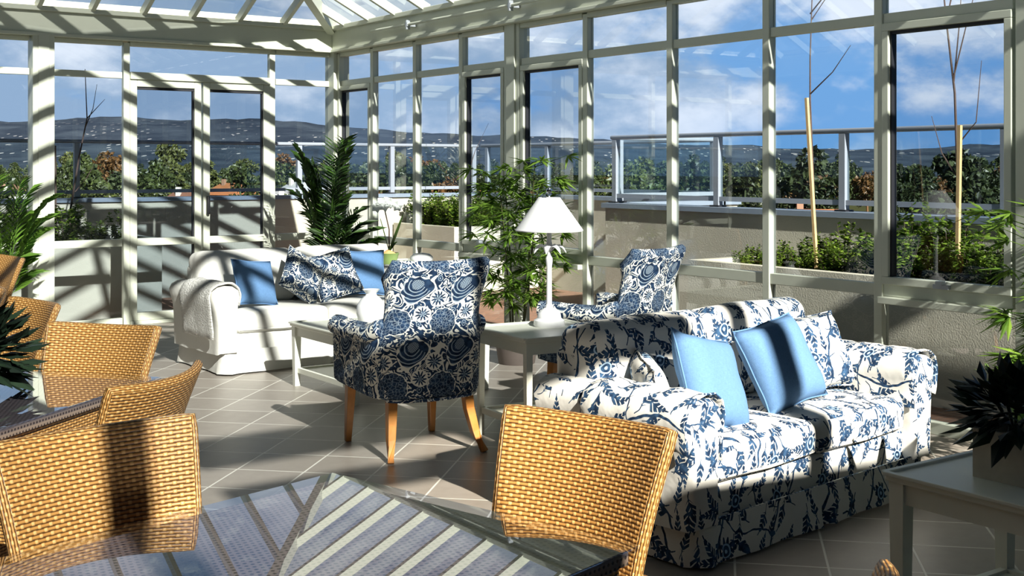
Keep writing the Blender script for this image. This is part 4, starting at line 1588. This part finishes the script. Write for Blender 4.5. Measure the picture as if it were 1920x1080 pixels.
# ================================================================== ARMCHAIRS
def armchair(loc, rz, label):
    o = thing('upholstered_armchair', label, 'armchair', loc, rz, 'navy floral armchairs')
    # plan path of the wrap-round shell: left arm front -> back -> right arm front (faces +y)
    hw, yb, yf, rc = 0.295, -0.255, 0.30, 0.13
    path = [(-hw - 0.01, yf), (-hw, yb + rc)]
    full = []
    for k in range(9): full.append((-hw - 0.012 + 0.012 * k / 8, yf + (yb + rc - yf) * k / 8))
    for k in range(1, 9):
        a = PI + PI / 2 * k / 8
        full.append((-hw + rc + rc * math.cos(a), yb + rc + rc * math.sin(a)))
    for k in range(1, 7): full.append((-hw + rc + 2 * (hw - rc) * k / 6, yb - 0.015 * math.sin(PI * k / 6)))
    left = full[:]
    for (px, py) in reversed(left[:17]): full.append((-px, py))
    acc = [0]
    for p, q in zip(full[:-1], full[1:]): acc.append(acc[-1] + math.hypot(q[0] - p[0], q[1] - p[1]))
    tot = acc[-1]

    def pt(s):
        s = max(0, min(tot, s))
        for i in range(len(acc) - 1):
            if s <= acc[i + 1] + 1e-9:
                f = (s - acc[i]) / max(1e-9, acc[i + 1] - acc[i])
                return Vector((full[i][0] * (1 - f) + full[i + 1][0] * f, full[i][1] * (1 - f) + full[i + 1][1] * f, 0))
        return Vector((*full[-1], 0))
    sb = acc[8] + 0.085                                   # shoulder: arm meets back
    z0 = 0.36

    def smooth(t):
        t = max(0, min(1, t))
        return t * t * (3 - 2 * t)

    def height(s, part):
        s = min(s, tot - s)
        if part == 'arm': return 0.668 - 0.012 * math.sin(PI * s / sb) + 0.03 * smooth((s - sb + 0.08) / 0.08)
        return 0.93 + 0.07 * smooth((s - sb) / 0.03) - 0.012 * math.sin(PI * (s - sb) / (tot - 2 * sb))

    def surf(s, v, part='backrest'):
        p = pt(s)
        H = height(s, part)
        z = z0 + (H - z0) * v
        e = min(s, tot - s)
        wgt = 1.0 if part == 'backrest' else 0.0
        lean = (max(0, z - 0.62) / 0.40) ** 1.5 * 0.10 * wgt
        wide = 1 + 0.10 * wgt * (max(0, z - 0.72) / 0.3) ** 1.5
        bow = -0.03 * (1 - v) * (1 - v)
        narrow = 1 - 0.07 * wgt * math.sin(PI * max(0, min(1, (z - 0.60) / 0.40)))
        arc = 0.02 * math.cos(PI * (s / tot - 0.5)) * (1 - v)
        return Vector((p.x * wide * narrow * (1 - 0.04 * (1 - v)), p.y - lean - bow * 0.3, z - arc * (1.6 if True else 0)))
    for nm, a, b_ in (('arm', 0, sb), ('backrest', sb, tot - sb), ('arm', tot - sb, tot)):
        m = MB().shell(lambda u, v: surf(a + (b_ - a) * u, v, nm), 34 if nm == 'backrest' else 12, 16, 0.065, closed_rim=4)
        pr_ = obj(nm, m, 'damask', o, uvoff=(a * 1.0, z0), angle=70)
        if nm == 'arm':
            rp = [surf(a + (b_ - a) * k / 8, 1.0, nm) + Vector((math.copysign(0.012, surf(a, 1, nm).x), 0.0, -0.028)) for k in range(9)]
            rm = MB().tube(rp, [0.050] * 9, 14)
            obj('arm_roll', rm, 'damask', pr_, uvoff=(a, 0.2), angle=70)
        else:
            pipe = MB().tube([surf(a + (b_ - a) * k / 30, 0.0) + Vector((0, -0.03, -0.03)) for k in range(31)], 0.009, 6)
            obj('piping', pipe, 'damask', pr_, uvoff=(0.03, 0.02))
    obj('seat', MB().rbox((0, 0.035, 0.415), (0.262, 0.275, 0.065), 0.035, 5, 3, (0, 0, 0.015)), 'damask', o, uvoff=(0.1, 0.3))
    obj('seat_rail', MB().rbox((0, 0.03, 0.345), (0.270, 0.27, 0.03), 0.012, 4, 2), 'damask', o, uvoff=(0.2, 0.1))
    for sx in (-1, 1):
        lg = MB().tube([(sx * 0.245, 0.265, 0.35), (sx * 0.25, 0.275, 0.18), (sx * 0.255, 0.285, 0.0)], [0.036, 0.030, 0.022], 4, square=True)
        obj('leg', lg, 'legwood', o, bevel=0.004, smooth=False)
        lg = MB().tube([(sx * 0.215, -0.20, 0.35), (sx * 0.225, -0.215, 0.22), (sx * 0.243, -0.25, 0.10), (sx * 0.27, -0.31, 0.0)], [0.038, 0.034, 0.029, 0.024], 4, square=True)
        obj('leg', lg, 'legwood', o, bevel=0.004, smooth=False)
    return o


armchair((3.355, 5.68, 0), -5, 'navy floral armchair with its back to us in the middle of the room')
armchair((4.78, 5.72, 0), 16, 'navy floral armchair by the right-hand windows behind the print sofa')


# ================================================================== PAINTED TABLES
def painted_table(name, loc, rz, wx, wy, h, shelf, label, cat, leg=0.038):
    o = thing(name, label, cat, loc, rz)
    hx, hy = wx / 2, wy / 2
    t = MB().rbox((0, 0, h - 0.011), (hx, hy, 0.011), 0.006, 3, 2)
    tp = obj('tabletop', t, 'whitepaint', o, smooth=False)
    lip = MB()
    for a in (-1, 1):
        lip.box(-hx, hx, a * hy - 0.011, a * hy + 0.011, h - 0.004, h + 0.008)
        lip.box(a * hx - 0.011, a * hx + 0.011, -hy, hy, h - 0.004, h + 0.008)
    obj('raised_edge', lip, 'whitepaint', tp, smooth=False, bevel=0.003)
    ap = MB()
    i_ = 0.03
    for a in (-1, 1):
        ap.box(-hx + i_, hx - i_, a * (hy - i_) - 0.01, a * (hy - i_) + 0.01, h - 0.085, h - 0.022)
        ap.box(a * (hx - i_) - 0.01, a * (hx - i_) + 0.01, -hy + i_, hy - i_, h - 0.085, h - 0.022)
    obj('apron', ap, 'whitepaint', o, smooth=False)
    for sx in (-1, 1):
        for sy in (-1, 1):
            cx_, cy_ = sx * (hx - i_ - 0.005), sy * (hy - i_ - 0.005)
            lg = MB().tube([(cx_, cy_, h - 0.022), (cx_, cy_, 0)], [leg * 0.72, leg * 0.52], 4, square=True)
            lo = obj('leg', lg, 'whitepaint', o, smooth=False)
            # square the tapered leg to the table
    sh = MB().box(-hx + 0.05, hx - 0.05, -hy + 0.05, hy - 0.05, shelf, shelf + 0.014)
    so = obj('shelf', sh, 'whitepaint', o, smooth=False)
    rl = MB()
    for a in (-1, 1):
        rl.box(-hx + 0.045, hx - 0.045, a * (hy - 0.045) - 0.012, a * (hy - 0.045) + 0.012, shelf - 0.01, shelf + 0.024)
        rl.box(a * (hx - 0.045) - 0.012, a * (hx - 0.045) + 0.012, -hy + 0.045, hy - 0.045, shelf - 0.01, shelf + 0.024)
    obj('shelf_edge', rl, 'whitepaint', so, smooth=False)
    return o


painted_table('coffee_table', (4.12, 7.28, 0), 0, 1.05, 0.92, 0.43, 0.10, 'low white coffee table between the white sofa and the armchair', 'coffee table', 0.05)
painted_table('side_table', (4.05, 5.42, 0), -6, 0.60, 0.60, 0.60, 0.13, 'white side table under the white lamp', 'side table')
painted_table('side_table', (5.47, 9.52, 0), 0, 0.52, 0.52, 0.645, 0.15, 'white side table under the orchid behind the white sofa', 'side table')
painted_table('side_table', (3.33, 2.06, 0), 0, 0.60, 0.60, 0.58, 0.18, 'white side table in shade at the lower right corner', 'side table', 0.05)

# vase
vp = [(0.0, 0.0), (0.05, 0.0), (0.06, 0.012), (0.085, 0.05), (0.10, 0.10), (0.094, 0.15), (0.065, 0.19), (0.038, 0.212), (0.034, 0.225), (0.05, 0.245), (0.058, 0.252), (0.05, 0.25), (0.03, 0.225), (0.02, 0.2), (0, 0.19)]
tag(obj('vase', MB().lathe(vp, 32), 'ceramic', loc=(3.90, 7.14, 0.438)), 'round white ceramic vase on the coffee table behind the armchair', 'vase')

# magazine on the lamp table's shelf
mg = MB()
for k in range(4):
    mg.add([(-0.105, -0.145 + 0.004 * k, k * 0.005), (0.105, -0.145, k * 0.005), (0.105, 0.145, k * 0.005), (-0.105, 0.145, k * 0.005),
            (-0.105, -0.145 + 0.004 * k, k * 0.005 + 0.004), (0.105, -0.145, k * 0.005 + 0.004), (0.105, 0.145, k * 0.005 + 0.004), (-0.105, 0.145, k * 0.005 + 0.004)],
           [(3, 2, 1, 0), (4, 5, 6, 7), (0, 1, 5, 4), (1, 2, 6, 5), (2, 3, 7, 6), (3, 0, 4, 7)])
tag(obj('magazine', mg, 'paper', loc=(4.02, 5.32, 0.145), rot=(0, 0, R(35)), smooth=False), 'pinkish magazine lying on the shelf below the lamp', 'magazine')

# lamp
lamp = thing('table_lamp', 'white table lamp with cone shade and palm-leaf stem on the side table', 'lamp', (4.15, 5.52, 0.60))
bp = [(0.0, 0.0), (0.084, 0.0), (0.088, 0.008), (0.086, 0.035), (0.075, 0.042), (0.068, 0.048), (0.064, 0.075), (0.045, 0.092), (0.024, 0.105), (0.018, 0.125), (0.0, 0.125)]
obj('base', MB().lathe(bp, 32), 'lampwhite', lamp)
sp = [(0.016, 0.12), (0.0155, 0.20), (0.015, 0.33), (0.019, 0.36), (0.0205, 0.385), (0.012, 0.40), (0.010, 0.43), (0.018, 0.455), (0.014, 0.48), (0.012, 0.60), (0.006, 0.61), (0.005, 0.735)]
stm = obj('stem', MB().lathe(sp, 20), 'lampwhite', lamp)
for k in range(7):
    a = 2 * PI * k / 7 + 0.3

    def lf(u, v, a=a):
        d = u * 0.095
        wv = (v - 0.5) * 0.036 * math.sin(PI * min(1, u * 0.9 + 0.1)) ** 0.7
        z = 0.425 + 0.045 * math.sin(u * PI * 0.62) * 1.1 - 0.05 * u ** 3 - 0.12 * abs(v - 0.5) * 0.036 * 4
        return (math.cos(a) * d - math.sin(a) * wv, math.sin(a) * d + math.cos(a) * wv, z)
    obj('palm_leaf', MB().shell(lf, 8, 4, 0.004), 'lampwhite', stm)
shd = [(0.062, 0.725), (0.192, 0.542), (0.190, 0.536), (0.187, 0.542), (0.058, 0.722), (0.062, 0.725)]
obj('lamp_shade', MB().lathe(shd, 48), 'shade', lamp)
fin = [(0.0, 0.735), (0.008, 0.735), (0.006, 0.745), (0.014, 0.752), (0.017, 0.764), (0.013, 0.776), (0.0, 0.781)]
obj('finial', MB().lathe(fin, 16), 'finial', lamp)

# ------------------------------------------------------------------ orchid
orc = thing('potted_orchid', 'white orchid in a green pot on the side table in the corner', 'orchid', (5.33, 9.43, 0.645))
obj('pot', MB().lathe([(0, 0), (0.062, 0), (0.066, 0.01), (0.085, 0.085), (0.092, 0.092), (0.086, 0.095), (0.078, 0.085), (0.0, 0.075)], 28), 'greenpot', orc)
obj('moss', MB().lathe([(0.07, 0.07), (0.05, 0.10), (0.02, 0.12), (0, 0.125)], 12).wobble(0.012, 30), 'bulb', orc)


def strap(base, dirv, L, W, bend, mat_, parent, nm='leaf'):
    d = Vector(dirv).normalized()
    sd = d.cross(Vector((0, 0, 1))).normalized()

    def fn(u, v):
        w_ = W * math.sin(PI * (0.12 + 0.86 * u)) ** 0.8 * (v - 0.5)
        return Vector(base) + d * (L * u) + Vector((0, 0, -bend * L * u * u)) + sd * w_ + Vector((0, 0, abs(v - 0.5) * W * 0.25))
    return obj(nm, MB().shell(fn, 9, 4, 0.004), mat_, parent)


strap((0, 0, 0.10), (0.25, -0.35, 1.0), 0.34, 0.06, -0.05, 'palm', orc)
strap((0, 0, 0.10), (-0.22, 0.15, 1.0), 0.30, 0.055, 0.0, 'palm', orc)
strap((0, 0, 0.10), (0.5, 0.0, 0.9), 0.16, 0.05, 0.35, 'palm', orc)
obj('stem', MB().tube([(0, 0, 0.1), (0.0, 0.0, 0.3), (-0.03, 0.02, 0.46), (-0.05, 0.04, 0.52)], [0.007, 0.006, 0.005, 0.004], 6), 'bark', orc)
r_ = random.Random(3)
for k, (dx_, dz_) in enumerate(((-0.11, 0.50), (-0.065, 0.545), (-0.02, 0.55), (0.03, 0.535), (0.075, 0.51), (-0.04, 0.51))):
    fl = MB()
    for q in range(5):
        a = 2 * PI * q / 5 + k
        u = Vector((0.80, -0.58, 0)) * math.cos(a) + Vector((0, 0, 1)) * math.sin(a)
        fl.leaf((dx_ * 0.82, -dx_ * 0.57, dz_), u + Vector((-0.25, -0.35, -0.1)), Vector((-0.5, -0.8, 0.1)).cross(u), 0.055, 0.05, 0.1)
    obj('blossom', fl, 'petal', orc, smooth=False)
# small white dome dish on the same table
tag(obj('white_dish', MB().lathe([(0, 0.0), (0.05, 0), (0.10, 0.02), (0.105, 0.03), (0.10, 0.055), (0.07, 0.08), (0.0, 0.09)], 28), 'ceramic', loc=(5.62, 9.36, 0.645)),
    'white domed dish on the corner side table right of the orchid', 'dish')


# ================================================================== WICKER
def wicker_chair(loc, rz, label, root=[None]):
    if root[0] is not None:
        o = copy_tree(root[0])
        o.location = (*loc, 0)
        o.rotation_euler = (0, 0, R(rz))
        tag(o, label)
        return o
    o = thing('wicker_dining_chair', label, 'chair', (*loc, 0), rz, 'tan wicker dining chairs')
    root[0] = o

    def back(u, v):
        t = u * 2 - 1
        wd = 0.222 + 0.045 * v ** 1.3
        y = -0.215 - 0.135 * v ** 1.35 + (0.045 + 0.02 * v) * t * t
        z = 0.40 + 0.405 * v + 0.012 * t * t * v - 0.012 * v * (1 - abs(t)) * 0
        return (t * wd, y, z)
    obj('backrest', MB().shell(back, 20, 16, 0.034, closed_rim=4), 'wicker', o, angle=70)
    obj('seat', MB().rbox((0, 0.015, 0.405), (0.232, 0.235, 0.045), 0.02, 5, 3, (0, 0, 0.008)), 'wicker', o)
    obj('seat_apron', MB().rbox((0, 0.015, 0.335), (0.222, 0.225, 0.035), 0.012, 3, 2), 'wicker', o)
    for sx in (-1, 1):
        obj('leg', MB().tube([(sx * 0.2, 0.215, 0.34), (sx * 0.2, 0.22, 0.0)], [0.034, 0.028], 10), 'wicker', o)
        obj('leg', MB().tube([(sx * 0.2, -0.19, 0.34), (sx * 0.205, -0.235, 0.0)], [0.034, 0.028], 10), 'wicker', o)
        obj('corner_wrap', MB().rbox((sx * 0.222, -0.205, 0.425), (0.030, 0.035, 0.045), 0.024, 2, 3), 'wicker', o)
    return o


def dining_table(loc, rz, label, glabel, size=1.03, h=0.632):
    o = thing('wicker_dining_table', label, 'table', (*loc, 0), rz)
    s = size / 2
    obj('tabletop', MB().box(-s + 0.02, s - 0.02, -s + 0.02, s - 0.02, h - 0.03, h), 'tweave', o, smooth=False)
    ap = MB()
    for a in (-1, 1):
        ap.box(-s + 0.05, s - 0.05, a * (s - 0.06) - 0.015, a * (s - 0.06) + 0.015, h - 0.11, h - 0.03)
        ap.box(a * (s - 0.06) - 0.015, a * (s - 0.06) + 0.015, -s + 0.05, s - 0.05, h - 0.11, h - 0.03)
    obj('apron', ap, 'wicker', o, smooth=False)
    for sx in (-1, 1):
        for sy in (-1, 1):
            obj('leg', MB().box(sx * (s - 0.07) - 0.035, sx * (s - 0.07) + 0.035, sy * (s - 0.07) - 0.035, sy * (s - 0.07) + 0.035, 0, h - 0.03), 'wicker', o, smooth=False)
    g = obj('glass_top', MB().rbox((0, 0, h + 0.007), (s, s, 0.006), 0.003, 1, 1), 'tableglass', o, smooth=False)
    return o


# table in the foreground: corners near (1.57,3.09) and (1.84,2.09)
dining_table((1.20, 2.456), 15, 'glass-topped wicker dining table in the near foreground', 'glass')
dining_table((0.98, 4.94), -49.0, 'glass-topped wicker dining table reflecting the sky at the left edge', 'glass')

wicker_chair((1.78, 2.49), 106, 'tan wicker chair at the foreground table, in front of the print sofa')
wicker_chair((0.98, 2.90), 188, 'sunlit tan wicker chair with a broad shadow stripe at lower left')
wicker_chair((1.36, 5.09), 128, 'half-shaded wicker chair standing in front of the white sofa and glass doors')
wicker_chair((1.17, 4.14), 40, 'wicker chair with an upswept back at the near side of the left-hand table')
wicker_chair((1.30, 6.35), 100, 'wicker chair behind the dark-leaved plant at the left edge')
wicker_chair((1.28, 7.35), 95, 'wicker chair back peeping over the left-edge chair, second from the top')
wicker_chair((1.93, 9.62), 95, 'topmost wicker chair back at the left edge below the palm')
wicker_chair((1.365, 1.50), 22, 'wicker chair of which only a rounded top corner shows at the bottom edge')


# ================================================================== INDOOR PLANTS
def pot(parent, r, h, mat_='darkpot'):
    obj('pot', MB().lathe([(0, 0), (r * 0.75, 0), (r * 0.78, 0.01), (r, h), (r * 1.06, h), (r * 1.06, h + 0.02), (r * 0.94, h + 0.02), (r * 0.9, h - 0.03), (0, h - 0.03)], 24), mat_, parent)


def palm_plant(loc, H, fronds, label, seed, mat_='palm', spread=0.35, leafL=0.2):
    r = random.Random(seed)
    o = thing('potted_palm', label, 'palm', loc)
    pot(o, 0.17, 0.28)
    for k in range(fronds):
        a = r.uniform(0, 2 * PI)
        h = H * (0.42 + 0.58 * (k + r.random()) / fronds)
        out = spread * r.uniform(0.3, 1.0) * (1.25 - 0.65 * h / H)
        p0 = Vector((0.03 * math.cos(a), 0.03 * math.sin(a), 0.25))
        pts = []
        for i in range(9):
            t = i / 8
            pts.append(p0 + Vector((math.cos(a) * out * t ** 1.6, math.sin(a) * out * t ** 1.6, (h - 0.25) * (1 - (1 - t) ** 1.35) - 0.12 * out * t ** 3)))
        fr = MB().tube(pts, [0.007 * (1 - 0.7 * i / 8) for i in range(9)], 5)
        for i in range(13):
            t = 0.46 + 0.54 * i / 12
            f = t * 8
            i0 = min(int(f), 7)
            p = pts[i0].lerp(pts[i0 + 1], f - i0)
            d = (pts[i0 + 1] - pts[i0]).normalized()
            sd = d.cross(Vector((0, 0, 1)))
            if sd.length < 1e-4: sd = Vector((1, 0, 0))
            sd.normalize()
            for s in (-1, 1):
                L = leafL * (1.15 - 0.6 * abs(t - 0.65)) * r.uniform(0.85, 1.15)
                fr.leaf(p, d * 0.75 + sd * s * 0.85 + Vector((0, 0, 0.15)), d.cross(sd) + sd * 0.4, L, 0.036, 0.25)
        obj('frond', fr, mat_, o, smooth=False)
    return o


def bamboo_plant(loc, H, canes, label, seed, spread=0.26, zlow=0.25, sprays=20):
    r = random.Random(seed)
    o = thing('potted_bamboo', label, 'bamboo', loc)
    pot(o, 0.18, 0.26)
    for c in range(canes):
        a = 2 * PI * c / canes + r.uniform(-0.4, 0.4)
        top = H * r.uniform(0.8, 1.0)
        b0 = Vector((0.05 * math.cos(a), 0.05 * math.sin(a), 0.2))
        b1 = Vector((spread * 0.45 * math.cos(a), spread * 0.45 * math.sin(a), top))
        obj('cane', MB().tube([b0, b0.lerp(b1, 0.5) + Vector((0.01, 0, 0)), b1], [0.008, 0.007, 0.004], 7), 'cane', o)
        lv = MB()
        for k in range(sprays):
            t = r.uniform(zlow / H, 1.0)
            p = b0.lerp(b1, t)
            aa = r.uniform(0, 2 * PI)
            q = p + Vector((math.cos(aa), math.sin(aa), 0.35)) * spread * r.uniform(0.25, 0.75)
            lv.tube([p, q], [0.003, 0.0015], 4)
            for m_ in range(15):
                th = aa + r.uniform(-1.7, 1.7)
                d = Vector((math.cos(th), math.sin(th), r.uniform(-0.5, 0.7)))
                lv.leaf(q - d * 0.01, d, Vector((-math.sin(th), math.cos(th), r.uniform(-0.5, 0.5))), r.uniform(0.10, 0.17), r.uniform(0.018, 0.026), 0.25)
        obj('foliage', lv, 'bamboo', o, smooth=False)
    return o


palm_plant((5.25, 10.45, 0), 1.78, 34, 'dark green palm in the glass corner behind the white sofa', 5, spread=0.44, leafL=0.20)
palm_plant((2.35, 10.45, 0), 1.42, 22, 'bright green palm at the left edge in front of the thick column', 9, 'palmpale', 0.5, 0.2)
bamboo_plant((5.42, 7.62, 0), 1.60, 4, 'leafy bamboo plant behind the white lamp', 4, 0.38, 0.28, 40)
bamboo_plant((5.42, 3.16, 0), 1.52, 4, 'leafy bamboo plant at the right edge of the windows', 12, 0.36, 0.3, 32)


def rosette(loc, rad, n, label, seed, box=None, leaf=0.14, name='potted_plant', z0=0.16):
    r = random.Random(seed)
    o = thing(name, label, 'plant', loc)
    if box:
        m = MB()
        t, hb = 0.012, box[2]
        m.box(-box[0], box[0], -box[1], -box[1] + t, 0, hb)
        m.box(-box[0], box[0], box[1] - t, box[1], 0, hb)
        m.box(-box[0], -box[0] + t, -box[1] + t, box[1] - t, 0, hb)
        m.box(box[0] - t, box[0], -box[1] + t, box[1] - t, 0, hb)
        m.box(-box[0] + t, box[0] - t, -box[1] + t, box[1] - t, 0.0, hb - 0.03)
        obj('box_pot', m, 'boxpot', o, smooth=False)
    else:
        obj('pot', MB().lathe([(0, 0), (0.07, 0), (0.075, 0.01), (0.095, z0 - 0.02), (0.10, z0 - 0.02), (0.10, z0), (0.085, z0), (0.08, z0 - 0.03), (0, z0 - 0.03)], 24), 'darkpot', o)
    lv = MB()
    for k in range(n):
        a = r.uniform(0, 2 * PI)
        el_ = r.uniform(-0.35, 1.3)
        d = Vector((math.cos(a) * math.cos(el_), math.sin(a) * math.cos(el_), math.sin(el_)))
        p = Vector((0, 0, z0 + 0.02)) + d * rad * r.uniform(0.25, 0.75)
        L = leaf * r.uniform(0.7, 1.15)
        lv.leaf(p, d + Vector((r.uniform(-.4, .4), r.uniform(-.4, .4), r.uniform(-.3, .3))), Vector((-math.sin(a), math.cos(a), r.uniform(-0.5, 0.5))), L, L * 0.48, 0.2)
    for k in range(14):
        a = r.uniform(0, 2 * PI)
        lv.tube([(0, 0, z0 - 0.03), (math.cos(a) * rad * 0.4, math.sin(a) * rad * 0.4, z0 + rad * 0.5)], 0.004, 4)
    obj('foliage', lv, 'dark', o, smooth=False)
    return o


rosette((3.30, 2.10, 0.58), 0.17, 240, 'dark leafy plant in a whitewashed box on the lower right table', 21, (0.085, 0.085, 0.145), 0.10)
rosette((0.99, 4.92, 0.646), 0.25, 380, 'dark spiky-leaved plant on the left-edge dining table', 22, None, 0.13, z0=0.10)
bl = thing('broad_leaf_plant', 'potted plant with one broad light green leaf at the right edge', 'plant', (4.36, 2.60, 0))
pot(bl, 0.13, 0.3)
for d_, L_, b_ in (((-0.45, 0.32, 1.0), 0.56, 0.02), ((0.5, 0.2, 1.0), 0.6, 0.1), ((0.1, -0.5, 1.0), 0.5, 0.15), ((0.2, 0.6, 1.0), 0.55, 0.1)):
    strap((0, 0, 0.26), d_, L_, 0.12, b_, 'broad', bl)
